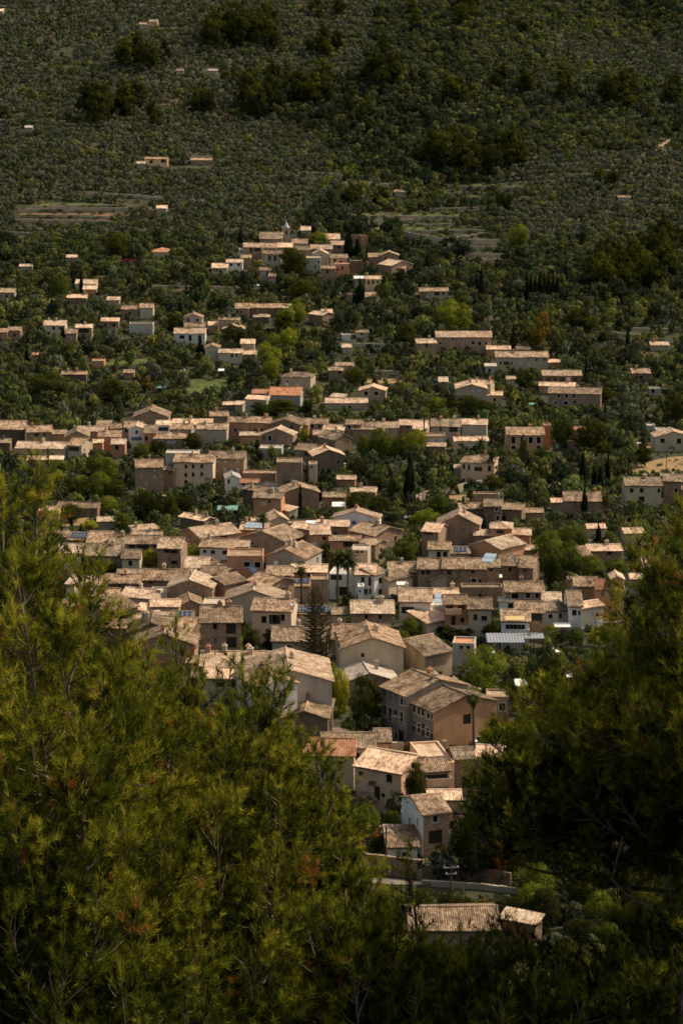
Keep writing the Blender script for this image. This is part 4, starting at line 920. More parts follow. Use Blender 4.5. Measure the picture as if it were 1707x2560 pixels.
# ------------------------------------------------------------------ church tower
def church_tower():
    c = hit(*T('M', 563, 180), 0); c = np.array([c[0], c[1], float(ground(c[0], c[1]))])
    s = proj(*c)[2]
    top = hit(*T('M', 540, 78), 13.5)
    r = 47*TILES['M'][2]/s/2
    root = thing('church_tower', 'slender stone bell tower with a pointed spire above hamlet', 'tower', (c[0], c[1], c[2]), .12)
    ht = (180-78)*TILES['M'][2]/s
    mb = MB()
    holes = []
    for (o, ux) in (((-r,-r,0),(1,0,0)),((r,-r,0),(0,1,0)),((r,r,0),(-1,0,0)),((-r,r,0),(0,-1,0))):
        panel(mb, o, np.array(ux, float), 2*r, -1, ht, [(r-.45, r+.45, ht-3.0, ht-.9)], .4)
    mb.box(-r-.2, r+.2, -r-.2, r+.2, ht, ht+.3); mb.box(-r-.12, r+.12, -r-.12, r+.12, ht-4.2, ht-4.0)
    mb.build('wall', 'wall_ta', root)
    bb = MB(); bb.box(-r+.45, r-.45, -r+.45, r-.45, ht-3.2, ht-.6); bb.build('belfry', 'shutter_or_shade', root)
    sp = MB(); hs = 45*TILES['M'][2]/s
    n = 8; base = [( (r*.95)*math.cos(2*math.pi*k/n+.39), (r*.95)*math.sin(2*math.pi*k/n+.39), ht+.3) for k in range(n)]
    for k in range(n): sp.poly([base[k], base[(k+1)%n], (0,0,ht+hs)])
    sp.cyl((0,0,ht+hs-.3),(0,0,ht+hs+1.1),.06,.04,5); sp.box(-.35,.35,-.04,.04,ht+hs+.5,ht+hs+.6)
    sp.build('spire', 'metal_grey', root)
    LM.append((*T('M', 563, 100), 'the church tower'))
    RECTS.append((T('M',538,0)[0], T('M',590,0)[0], T('M',0,30)[1], T('M',0,175)[1], c[1]))
church_tower()
# ------------------------------------------------------------------ solar arrays, skylights, awnings fixed on houses
def roof_panels(hs, u0, u1, v0, v1, nx, ny, mat='solar', label=None, name='solar_panel'):
    """panels lying on the front roof slope; u,v are fractions along and up the slope"""
    if hs is None: return
    Wd, d, hh, rise = hs['W'], hs['d'], hs['h'], hs['rise']; hw = Wd/2
    sl_ = math.hypot(d/2, rise); es = np.array([0, d/2/sl_, rise/sl_]); n1 = np.array([0, -rise/sl_, d/2/sl_]); X_ = np.array([1.0,0,0])
    for i in range(nx):
        for j in range(ny):
            a = -hw+Wd*(u0+(u1-u0)*i/nx)+.04; b = -hw+Wd*(u0+(u1-u0)*(i+1)/nx)-.04
            c = sl_*(v0+(v1-v0)*j/ny)+.04; e = sl_*(v0+(v1-v0)*(j+1)/ny)-.04
            o = np.array([0,0,hh])+n1*.36
            mb = MB(); q = [o+X_*a+es*c, o+X_*b+es*c, o+X_*b+es*e, o+X_*a+es*e]; mb.hexa(q, n1*.06)
            p = mb.build(name, mat, hs['root'])
            fb = MB(); t_ = .03
            for (a2,b2,c2,e2) in ((a-.03,b+.03,c-.03,c+t_),(a-.03,b+.03,e-t_,e+.03),(a-.03,a+t_,c+t_,e-t_),(b-t_,b+.03,c+t_,e-t_)):
                q = [o+n1*.03+X_*a2+es*c2, o+n1*.03+X_*b2+es*c2, o+n1*.03+X_*b2+es*e2, o+n1*.03+X_*a2+es*e2]; fb.hexa(q, n1*.06)
            fb.build('frame', 'metal_grey', p)
roof_panels(SOLA, .1, .95, .15, .9, 5, 2); roof_panels(SOLB, .25, .95, .1, .85, 3, 2); roof_panels(SOLC, .06, .98, .35, .95, 6, 1)
roof_panels(SOLD, .02, .98, .05, .8, 12, 2); roof_panels(SOLE, .25, .9, .1, .85, 3, 2); roof_panels(SKY, .15, .9, .1, .9, 4, 2, 'skylight', name='skylight')
def add_awning(hs, u0, u1, z, dep, mat):
    if hs is None: return
    Wd = hs['W']; hw = Wd/2; mb = MB()
    a, b = -hw+Wd*u0, -hw+Wd*u1
    mb.hexa([(a,-dep,z-.5),(b,-dep,z-.5),(b,-.03,z),(a,-.03,z)], (0,0,.06)); mb.build('awning', mat, hs['root'])
def add_balcony(hs, u0, u1, z, dep, wall, rail=1.0, solid=True):
    if hs is None: return
    Wd = hs['W']; hw = Wd/2; a, b = -hw+Wd*u0, -hw+Wd*u1; mb = MB()
    mb.box(a, b, -dep, -.01, z-.2, z)
    if solid: mb.box(a, b, -dep, -dep+.12, z, z+rail); mb.box(a, a+.12, -dep+.12, -.02, z, z+rail); mb.box(b-.12, b, -dep+.12, -.02, z, z+rail)
    o = mb.build('balcony', wall, hs['root'])
    if not solid:
        rb = MB(); rb.box(a, b, -dep, -dep+.05, z+rail-.05, z+rail); n = max(3, int((b-a)/.25))
        for k in range(n+1):
            u = a+(b-a-.03)*k/n; rb.box(u, u+.03, -dep+.01, -dep+.04, z, z+rail-.05)
        rb.build('railing', 'metal_dark', o)
add_awning(AWN, .12, .82, 6.9, 1.2, 'canvas_yellow'); add_balcony(AWN, .0, 1.0, 3.6, .9, 'wall_wh', .9, True)
add_balcony(ORB, .05, .75, 5.4, 1.2, 'wall_pe'); add_balcony(ORB, .2, 1.2, 2.0, 1.6, 'wall_pe', 1.1); add_balcony(BAL, .1, 1.05, 4.4, 1.4, 'wall_ta', 1.1)
add_balcony(PEA, .2, .5, 2.4, .8, 'wall_pe', .9, False); add_awning(PEA, .33, .47, 5.0, .8, 'wood')
add_balcony(BLA, .55, .8, 4.6, .8, 'stone_trim', .9, False)
for hs, z in ((BLA, 3.6), (BLB, 3.6)):       # string course of the mansion
    if hs:
        mb = MB(); mb.box(-hs['W']/2, hs['W']/2, -.07, -.003, z, z+.18); mb.build('string_course', 'stone_trim', hs['root'])
# tilted solar water panel on the stone row
def tilted_panel(t, x, y, hh, w, l, label, rz=-.4, mat='skylight'):
    q = hit(*T(t, x, y), hh); root = thing('solar_panel', label, 'solar panel', q, rz)
    mb = MB(); mb.hexa([(-w/2,-l/2,-.3),(w/2,-l/2,-.3),(w/2,l/2,.9),(-w/2,l/2,.9)], (0,0,.08)); mb.build('panel', mat, root)
    for sx in (-1, 1):
        mb = MB(); mb.cyl((sx*w*.4, l*.4, -.9), (sx*w*.4, l*.4, .78), .04, .04, 5); mb.build('leg', 'metal_grey', root)
        mb = MB(); mb.cyl((sx*w*.4, -l*.4, -.9), (sx*w*.4, -l*.4, -.2), .04, .04, 5); mb.build('leg', 'metal_grey', root)
    mb = MB(); mb.box(-w/2-.05,w/2+.05,-.05,.05,.30,.44); mb.build('frame', 'metal_grey', root)
tilted_panel('G', 1097, 470, 11.2, 2.6, 3.0, 'large pale tilted solar panel standing on long stone row roof')
tilted_panel('G', 662, 815, 9.3, 1.3, 2.6, 'upright pale solar water panel on the white box extension', 0)
tilted_panel('F', 455, 575, 6, 1.6, 2.6, 'dark tilted solar panel by the orange flat block', .5, 'solar')
# ------------------------------------------------------------------ canopies, parasols, dishes
def canopy(t, x0, x1, y, hh, dep, mat, label, name='canopy', z=.0):
    A = hit(*T(t, x0, y), hh); s = proj(*A)[2]; B = onplane(*T(t, x1, y), A[2]); w = np.linalg.norm(B-A)
    root = thing(name, label, name.replace('_', ' '), ((A[0]+B[0])/2, A[1], A[2]-hh))
    mb = MB(); n = max(6, int(w/.3))
    for i in range(n):
        a = -w/2+w*i/n; b = -w/2+w*(i+1)/n; zz = .06 if i % 2 else 0
        mb.hexa([(a,0,hh+zz),(b,0,hh+.06-zz),(b,dep,hh+.06-zz+dep*.12),(a,dep,hh+zz+dep*.12)], (0,0,.04))
    mb.build('cover', mat, root)
    for sx in (-w/2+.15, 0, w/2-.15):
        for sy, e in ((.15, 0), (dep-.15, dep*.12)):
            mb = MB(); mb.cyl((sx, sy, -.5), (sx, sy, hh+e), .06, .06, 5); mb.build('post', 'metal_dark', root)
canopy('G',1080,1400,1182,3.2,5,'metal_grey','long corrugated metal carport roof below the awning house')
canopy('G',1395,1568,1148,3.4,3,'metal_grey','second metal canopy joined right of long carport')
canopy('H',470,610,1050,2.8,2.5,'canvas_white','pale sloping canopy below the white steep sided house')
canopy('B',290,450,1178,2.6,4,'canvas_teal','flat pale green canopy among trees','sunshade')
canopy('L',1015,1090,1125,2.6,4,'canvas_teal','bright turquoise cover in the left gardens','sunshade')
canopy('D',245,300,388,2.6,3,'canvas_teal','turquoise cover below the white framed farmhouse','sunshade')
canopy('L',1425,1465,1012,2.6,3,'canvas_white','small bright white sunshade below the cream gabled house','sunshade')
canopy('M',1005,1070,408,5.0,4,'canvas_white','white roof cover on the hamlet terrace','sunshade')
canopy('C',225,295,368,2.6,4,'canvas_white','white canvas canopy behind the middle row','sunshade'); canopy('C',275,355,408,2.6,3,'canvas_white','lower white canvas canopy behind the middle row','sunshade')
canopy('F',900,990,175,5.5,3,'canvas_white','white terrace canopy by the upper stone block','sunshade')
canopy('B',1190,1300,1150,2.6,4,'canvas_white','white canopy right of the bougainvillea','sunshade')
canopy('G',310,400,690,4.6,2,'canvas_white','cream patio awning in the courtyard house','sunshade')
canopy('J',1530,1625,470,2.6,3.5,'canvas_white','pale blue grey shade roof among trees at right','sunshade')
canopy('H',565,625,1478,3,3,'canvas_white','pale flat shelter between the parasols and the right pine','sunshade')
canopy('G',1058,1135,640,3.4,2,'canvas_white','white porch roof on the long stone row','sunshade'); canopy('G',1138,1210,628,3.4,2,'canvas_white','second white porch roof on the long stone row','sunshade')
canopy('A',1232,1310,755,2.4,3,'canvas_white','white garden cover left of the small white gabled house','sunshade')
canopy('B',-5,40,90,2.4,3,'canvas_white','tiny pale cover in the left orchard','sunshade')
def parasol(t, x, y, w, mat, label, hh=2.6):
    c = hit(*T(t, x, y), hh); s = proj(*c)[2]; r = max(1.2, w*TILES[t][2]/s/2)
    root = thing('parasol', label, 'parasol', (c[0], c[1], c[2]-hh), random.uniform(0, 1))
    mb = MB(); mb.cyl((0,0,-.3),(0,0,hh),.04,.04,6); mb.build('pole', 'metal_grey', root)
    mb = MB(); n = 8
    p = [(r*math.cos(6.283*k/n), r*math.sin(6.283*k/n), hh-.45) for k in range(n)]
    for k in range(n): mb.poly([p[k], p[(k+1)%n], (0,0,hh+.15)]); mb.quad(p[k], (p[k][0]*.99,p[k][1]*.99,hh-.62), (p[(k+1)%n][0]*.99,p[(k+1)%n][1]*.99,hh-.62), p[(k+1)%n])
    mb.build('shade', mat, root)
    mb = MB(); mb.cyl((0,0,-.3),(0,0,.1),.35,.3,8); mb.build('base', 'metal_dark', root)
parasol('J',1335,188,105,'canvas_white','white parasol above the big round green tree')
parasol('H',458,1230,125,'canvas_white','white parasol in the garden left of utility pole'); parasol('E',228,720,80,'canvas_teal','pale turquoise parasol between the pine tips')
parasol('M',370,445,34,'canvas_white','tiny white parasol below the hamlet')
parasol('K',150,215,60,'canvas_white','white parasol beside the red tiled house garden')
def dish(t, x, y, hh, label):
    c = hit(*T(t, x, y), hh); root = thing('satellite_dish', label, 'satellite dish', c, random.uniform(-.8, .8))
    mb = MB(); mb.cyl((0,.1,-1.0),(0,.1,.2),.03,.03,5); mb.build('mast', 'metal_grey', root)
    mb = MB(); n = 10
    for k in range(n):
        a, b = 6.283*k/n, 6.283*(k+1)/n
        mb.poly([(0,.12,.3),(.45*math.cos(a),-.02,.3+.45*math.sin(a)),(.45*math.cos(b),-.02,.3+.45*math.sin(b))])
    mb.cyl((0,.12,.3),(0,-.35,.2),.02,.02,4)
    mb.build('reflector', 'canvas_white', root)
dish('F',648,512,10,'white satellite dish on the grey windowless gable'); dish('F',786,858,9,'white satellite dish right of the cream shuttered house'); dish('B',115,552,7,'white satellite dish on the long row of roofs')
dish('G',1290,445,9,'white satellite dish at the right end of stone row'); dish('H',255,1125,5,'large white satellite dish above the metal canopy')
# ------------------------------------------------------------------ cars
def car(t, x, y, rz, mat, label, van=False):
    c = hit(*T(t, x, y), 0); root = thing('parked_car', label, 'car', (c[0], c[1], float(ground(c[0], c[1]))+.16), rz, 'parked cars')
    L, w = (4.8, 1.9) if van else (4.2, 1.75)
    pr = [(-L/2,.35),(-L/2,.85),(-L/2+.1,.95),(-L/2+.9,1.0),(-L/2+1.5,1.42 if not van else 1.9),(L/2-.9,1.45 if not van else 1.95),(L/2-.15,1.0 if not van else 1.8),(L/2,.8),(L/2,.35)]
    mb = MB(); k = len(pr)
    for sy in (-w/2, w/2):
        pts = [(a, sy*(.86 if b > 1.05 else 1), b) for a, b in pr]; mb.poly(pts if sy < 0 else pts[::-1])
    for i in range(k):
        a, b = pr[i], pr[(i+1)%k]; fa, fb = (.86 if a[1] > 1.05 else 1), (.86 if b[1] > 1.05 else 1)
        mb.quad((a[0],w/2*fa,a[1]),(b[0],w/2*fb,b[1]),(b[0],-w/2*fb,b[1]),(a[0],-w/2*fa,a[1]))
    mb.build('body', mat, root)
    for sy in (-1, 1):
        mb = MB(); zt = 1.36 if not van else 1.8
        mb.hexa([(-L/2+1.15,sy*w*.47,1.04),(L/2-.6,sy*w*.47,1.04),(L/2-.95,sy*w*.44,zt),(-L/2+1.55,sy*w*.44,zt)], (0,sy*.02,0)); mb.build('side_window', 'glass', root)
        for sx in (-1, 1):
            mb = MB(); mb.cyl((sx*L*.31,sy*(w/2-.2),.32),(sx*L*.31,sy*(w/2+.01),.32),.33,.33,12); wh = mb.build('wheel', 'tyre', root)
            mb = MB(); mb.cyl((sx*L*.31,sy*(w/2+.012),.32),(sx*L*.31,sy*(w/2+.02),.32),.18,.18,10); mb.build('rim', 'metal_grey', wh)
        mb = MB(); mb.box(-L/2-.02,-L/2,sy*.7-.15,sy*.7+.15,.6,.75); mb.build('headlight', 'skylight', root)
    mb = MB(); e = 1.36 if not van else 1.82
    mb.hexa([(-L/2+.95,-w*.42,1.04),(-L/2+.95,w*.42,1.04),(-L/2+1.47,w*.38,e),(-L/2+1.47,-w*.38,e)], (-.03,0,.02)); mb.build('windscreen', 'glass', root)
for a in [('B',838,728,.3,'car_white','white car parked beside the narrow window house'),('B',1285,850,.2,'car_white','white car parked below the dark gabled barn'),('B',1335,868,.5,'car_dark','dark car parked right of dark gabled barn'),
          ('A',95,570,.1,'car_dark','dark car on the far left car park'),('A',120,590,.1,'car_white','white car nearest on the far left car park'),('M',890,520,.1,'car_white','white car left on hamlet parking'),('M',940,528,.1,'car_white','white car right on hamlet parking'),
          ('D',1125,748,.2,'car_dark','dark car on the pale parking strip at right'),('D',1170,752,.2,'car_white','white car on the pale parking strip at right'),('J',1290,918,.4,'car_white','pale car behind the front right roofs'),
          ('G',380,130,.6,'car_white','white car right of white gabled barn'),('C',222,475,0,'car_white','white van behind the middle row')]:
    car(*a, van='van' in a[5])
# ------------------------------------------------------------------ utility poles with wires
def pole(t, x, ytop, hh, label, arms=2, tilt=0):
    q = hit(*T(t, x, ytop), hh); root = thing('utility_pole', label, 'utility pole', (q[0], q[1], q[2]-hh), .15, 'utility poles')
    mb = MB(); mb.cyl((0,0,-.5),(0,0,hh),.16,.10,8); mb.build('post', 'wood', root)
    for k in range(arms):
        z = hh-.35-.9*k; mb = MB(); mb.box(-1.1+.3*k,1.1-.3*k,-.06,.06,z,z+.12); a = mb.build('crossarm', 'metal_grey', root)
        for sx in (-1, 0, 1):
            mb = MB(); mb.cyl((sx*.9*(1-.3*k),0,z+.12),(sx*.9*(1-.3*k),0,z+.32),.06,.05,6); mb.build('insulator', 'canvas_white', a)
    return np.array([q[0], q[1], q[2]])
def wires(a, b, label, n=3, sag=.6):
    mb = MB(); m = 14; b = np.array(b, float)
    for k in range(n):
        off = np.array([(k-1)*.8, 0, .3])
        pts = []
        for i in range(m+1):
            f = i/m; q = a+off+(b+off*.5-a-off)*f; q = q-np.array([0,0,sag*4*f*(1-f)]); pts.append(q-a)
        mb.tube(pts, [.02]*(m+1), 3)
    o = mb.build('power_line', 'metal_grey'); o.location = a.tolist(); tag(o, label, 'power line')
p1 = pole('H', 822, 1000, 9, 'slim utility pole with crossarm in the gardens left of right pine'); p2 = pole('K', 878, 668, 9, 'utility pole with two crossarms beside the shaded road')
p3 = pole('K', 468, 410, 8, 'wooden pole left of the low white annexe'); p4 = pole('D', 1425, 770, 8, 'tall thin pole on the golden slope')
q = hit(*T('H', 150, 1125), 7); wires(p1, q, 'sagging wires running left from the slim garden pole')
q = hit(*T('H', 1100, 980), 8); wires(p1, q, 'wires running right from the slim garden pole')
wires(p2, p3, 'wires crossing between the two road side poles', 3, 1.0)
for t, x, y, hh in [('E',1192,50,12),('G',1110,660,13),('F',668,0,13)]:
    q = hit(*T(t, x, y), hh); root = thing('mast', None, 'mast', (q[0], q[1], q[2]-hh), 0); PEND.append((root, *T(t, x, y), 'thin metal antenna mast'))
    mb = MB(); mb.cyl((0,0,0),(0,0,hh),.05,.03,6); mb.build('pole', 'metal_grey', root); mb = MB(); mb.box(-.6,.6,-.02,.02,hh-.3,hh-.25); mb.box(-.4,.4,-.02,.02,hh-.7,hh-.65); mb.build('antenna', 'metal_grey', root)
# white balustrade fence behind the middle row
q0 = hit(*T('C', 215, 320), 1); q1 = onplane(*T('C', 415, 325), q0[2]); root = thing('fence', 'white balustrade fence behind the middle row', 'fence', q0, 0)
dv = q1-q0; L = np.linalg.norm(dv)
mb = MB(); mb.hexa([(0,0,0),(dv[0],dv[1],0),(dv[0],dv[1]+.15,0),(0,.15,0)], (0,0,.12)); mb.build('rail', 'canvas_white', root)
for k in range(14):
    f = k/13; mb = MB(); mb.box(dv[0]*f-.1, dv[0]*f+.1, dv[1]*f+.02, dv[1]*f+.13, -1.2, -.004); mb.build('post', 'canvas_white', root)
# ------------------------------------------------------------------ valley trees
def leaf_cloud(seed, nclump, nleaf, size, shape, flat=.75, up=.2, solid=.55):
    """leaf quads spread through clumps of an uneven crown of unit radius/height; returns V (n*4,3), leaf value"""
    r = np.random.RandomState(seed)
    cs = []
    while len(cs) < nclump:
        p = r.uniform(-1, 1, 3)
        rad = math.hypot(p[0], p[1])
        zz = (p[2]+1)/2
        if rad <= shape(zz)*.82: cs.append((p[0], p[1], zz, r.uniform(.20, .42)*(.5+.6*shape(zz)), r.uniform(-.22, .22)))
    cs = np.array(cs)
    idx = r.randint(0, nclump, nleaf)
    d = r.normal(size=(nleaf, 3)); d /= np.linalg.norm(d, axis=1)[:, None]
    d[:, 2] = np.where(d[:, 2] < -.3, -d[:, 2]*.6, d[:, 2])
    rr = cs[idx, 3]*r.uniform(solid, 1.06, nleaf)
    C = cs[idx, :3] + d*rr[:, None]*np.array([1, 1, .62*flat])
    out = C - np.array([0, 0, .45]); out /= np.maximum(.05, np.linalg.norm(out, axis=1))[:, None]
    nn = d*.8 + out*.5 + r.normal(size=(nleaf, 3))*.45 + np.array([0, 0, up]); nn /= np.linalg.norm(nn, axis=1)[:, None]
    t = np.cross(nn, r.normal(size=(nleaf, 3))); t /= np.linalg.norm(t, axis=1)[:, None]; b = np.cross(nn, t)
    sz = size*r.uniform(.6, 1.35, nleaf)[:, None]
    V = np.stack([C-t*sz-b*sz*.5, C+t*sz*.2-b*sz*.6, C+t*sz+b*sz*.4, C-t*sz*.3+b*sz*.6], 1).reshape(-1, 3)
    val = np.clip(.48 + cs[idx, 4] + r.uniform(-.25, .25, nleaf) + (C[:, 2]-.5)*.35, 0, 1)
    return V, val
round_ = lambda z: math.sqrt(max(0, 1-(2*z-1)**2))*.98 if z > .25 else .6+z*.9
oval = lambda z: .75*math.sqrt(max(0, 1-(2*z-1)**2))+.1
cone_ = lambda z: (1-z)**.75*.95 if z > .12 else .8
spire_ = lambda z: min(1, .55+z*1.6)*(1-z)**.55 if z < 1 else 0
umb_ = lambda z: .35+.9*math.sin(min(1, z*1.1)*2.6) if z < .98 else .2
PROTO = {}
def proto(kind, n, mat, shapes, nclump, nleaf, size, flat, trunk, **kw):
    L = []
    for k in range(n):
        V, val = leaf_cloud(hash(kind) % 1000 + k*17 if False else sum(map(ord, kind))+k*17, nclump, nleaf, size, shapes, flat, **kw)
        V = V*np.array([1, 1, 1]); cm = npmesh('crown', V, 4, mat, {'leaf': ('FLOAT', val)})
        rr = random.Random(k+5)
        mb = MB()
        if trunk:
            tr, h0 = trunk
            pts = [np.array([0,0,-.35]), np.array([.02,0,0]), np.array([.05*rr.uniform(-1,1),.05,h0]), np.array([.1*rr.uniform(-1,1),-.05,.7])]
            mb.tube([tuple(p) for p in pts], [tr*1.3, tr, tr*.8, tr*.3], 7)
            for q in range(6):
                an = rr.uniform(0, 6.28); zz = rr.uniform(h0*.7, .6); mb.tube([(pts[2][0]*.7, pts[2][1]*.7, zz), (.3*math.cos(an), .3*math.sin(an), zz+.14), (.62*math.cos(an), .62*math.sin(an), zz+.3)], [tr*.5, tr*.33, tr*.1], 5)
            tm = mb.mesh('trunk', 'bark', None)
        else:
            mb.cyl((0,0,-.1),(0,0,.8),.05,.02,6); tm = mb.mesh('trunk', 'bark', None)
        L.append((cm, tm))
    PROTO[kind] = L
proto('green', 4, 'leaf_green', round_, 30, 2600, .050, .9, (.045, .22))
proto('bright', 4, 'leaf_bright', round_, 34, 2800, .050, .9, (.045, .22))
proto('dark', 4, 'leaf_dark', round_, 30, 2600, .050, .9, (.05, .2))
proto('olive', 3, 'leaf_olive', round_, 24, 1600, .055, .8, (.06, .25))
proto('autumn', 2, 'leaf_autumn', oval, 24, 2000, .05, .9, (.04, .2))
proto('pine', 4, 'leaf_dark', oval, 30, 2600, .045, .8, (.035, .3))
proto('cypress', 4, 'leaf_cypress', spire_, 60, 2400, .15, .22, None, solid=.1)
proto('poplar', 2, 'leaf_olive', spire_, 44, 1500, .12, .4, None)
proto('big', 3, 'leaf_green', round_, 70, 8500, .026, .8, (.04, .2))
proto('bigb', 3, 'leaf_bright', round_, 70, 8500, .027, .8, (.04, .2))
proto('bigd', 3, 'leaf_dark', round_, 70, 8500, .027, .8, (.04, .2))
proto('pink', 1, 'leaf_pink', round_, 12, 400, .08, .8, (.03, .2))
KINDN = dict(green=('broadleaf_tree','green leafy tree'), bright=('broadleaf_tree','light green leafy tree'), dark=('evergreen_tree','dark rounded evergreen tree'), olive=('olive_tree','grey green olive tree'),
    autumn=('broadleaf_tree','orange brown leafy tree'), pine=('pine_tree','dark hillside pine tree'), cypress=('cypress_tree','slender dark cypress'), poplar=('poplar_tree','grey green narrow poplar'), big=('broadleaf_tree','large spreading green tree'),
    bigb=('plane_tree','large light green plane tree'), bigd=('evergreen_tree','large dark spreading evergreen'), pink=('flowering_shrub','magenta flowering bougainvillea shrub'))
GRP = dict(green='leafy trees in the gardens', bright='light green trees in the gardens', dark='dark evergreen trees in the valley', olive='olive trees', autumn='turning trees', pine='hillside pine trees', cypress='slender cypresses', poplar='poplars', big='large spreading trees', bigb='plane trees', bigd='large evergreens', pink='flowering shrubs')
SZ = lambda hh: 'tiny ' if hh < 3 else ('small ' if hh < 4.5 else ('' if hh < 8.5 else 'tall '))
def tree(kind, x, y, z, hh, r, label=None, lm=None):
    cm, tm = random.choice(PROTO[kind]); nm, desc = KINDN[kind]
    o = thing(nm, None, nm.replace('_', ' '), (x, y, z), random.uniform(0, 6.28), GRP[kind]); o.scale = (r, r*random.uniform(.85, 1.1), hh)
    lift = dict(cypress=.0, poplar=.0).get(kind, .06)
    c = link('crown', cm, o); c.location = (0, 0, lift); link('trunk', tm, o)
    sx, sy, s = proj(x, y, z+hh*.6)
    if lm: LM.append((sx, sy, lm))
    if label: o['label'] = label; USED.add(label)
    else: PEND.append((o, sx, sy, SZ(hh)+desc if kind not in ('cypress','pink','pine','big','bigb','bigd') else desc))
    return o
TP = []   # planted trees (x,y,r)
def forward(X, Ym, q, r, Yt=None):
    near = [R[4] for R in RECTS if R[0] < X < R[1] and R[2] < Ym < R[3] and R[4] < q[1]]
    if near:
        Yn = max(255, min(near)-r*1.05-.6); rx, rz = ray(X, Ym); q2 = np.array([rx*Yn, Yn, 0]); q2[2] = float(ground(q2[0], q2[1]))
        y2 = proj(*q2)[1]; y1 = proj(*q)[1]
        if Yt is None or (y2-Yt) < 1.5*(y1-Yt): q = q2
    return q
def at(t, x, ybase, top, wpx, kind, label=None, lm=None):
    """tree standing at screen base point with given top and crown width"""
    X, Yb = T(t, x, ybase); Yt = T(t, x, top)[1]
    q = hit(X, Yb); s = proj(*q)[2]; r = wpx*TILES[t][2]/s/2*(1.3 if kind == 'cypress' else 1)
    q = forward(X, Yt*.5+Yb*.5, q, r, Yt); s = proj(*q)[2]; Yb = proj(q[0], q[1], float(ground(q[0], q[1])))[1]
    hh = (Yb-Yt)/s/math.cos(P)*(1.06 if kind == 'cypress' else 1); r = wpx*TILES[t][2]/s/2*(1.25 if kind == 'cypress' else 1)
    tree(kind, q[0], q[1], float(ground(q[0], q[1])), hh, r, label, lm); TP.append((q[0], q[1], r))
    RECTS.append((X-r*s*.7, X+r*s*.7, Yt+3, Yb-(Yb-Yt)*.2, q[1]))
# cypresses
for a in [('C',386,1150,770,92,'cypress','very large broad black cypress in mid valley','the big cypress'),('D',700,1095,832,62,'cypress'),('D',722,1325,1075,52,'cypress','slender cypress standing before the wide stone farmhouse','the slender front cypress'),
          ('D',800,1135,930,50,'cypress'),('D',850,1140,930,80,'cypress'),('D',918,1130,820,50,'cypress',None,'the cypress clump'),('E',305,432,325,62,'cypress','short cypress cone in front of white walled house','the short cypress'),
          ('F',518,430,288,64,'cypress','taller cypress cone beyond the orange flat block','the town cypress'),('B',942,1175,1000,42,'cypress'),('B',1053,1125,1025,30,'cypress'),('B',1100,1110,988,36,'cypress'),('N',445,485,322,38,'cypress'),
          ('N',625,755,612,36,'cypress'),('N',1258,760,622,26,'cypress'),('N',1028,905,780,14,'cypress'),('N',915,380,258,26,'cypress'),('M',970,285,112,60,'cypress'),('M',1045,600,430,62,'cypress'),('M',1025,290,165,60,'cypress'),('M',1005,580,500,24,'cypress'),
          ('L',533,492,372,28,'cypress'),('L',1180,690,545,32,'cypress'),('A',565,1022,910,28,'cypress'),('A',480,1020,930,22,'cypress'),('A',432,1045,965,24,'cypress'),('A',635,1030,970,22,'cypress'),('G',1055,235,118,36,'cypress'),('C',970,1320,1235,34,'cypress'),
          ('C',583,1270,1190,40,'cypress'),('L',180,975,880,36,'cypress'),('L',415,820,735,40,'cypress'),('M',265,185,80,28,'cypress'),('L',1310,920,820,60,'cypress'),('N',150,305,215,26,'cypress'),('C',1130,1265,1200,26,'cypress'),('C',20,240,160,34,'cypress'),('C',100,210,160,20,'cypress'),('A',1120,980,890,30,'cypress'),('H',840,370,175,50,'cypress'),('H',20,170,90,40,'cypress')]: at(*(a[:1]+a[1:])) if len(a) > 5 else None
for k in range(8): at('N', 700+k*24, 470+random.randint(-4, 4), 330+random.randint(-12, 12), 26, 'cypress')
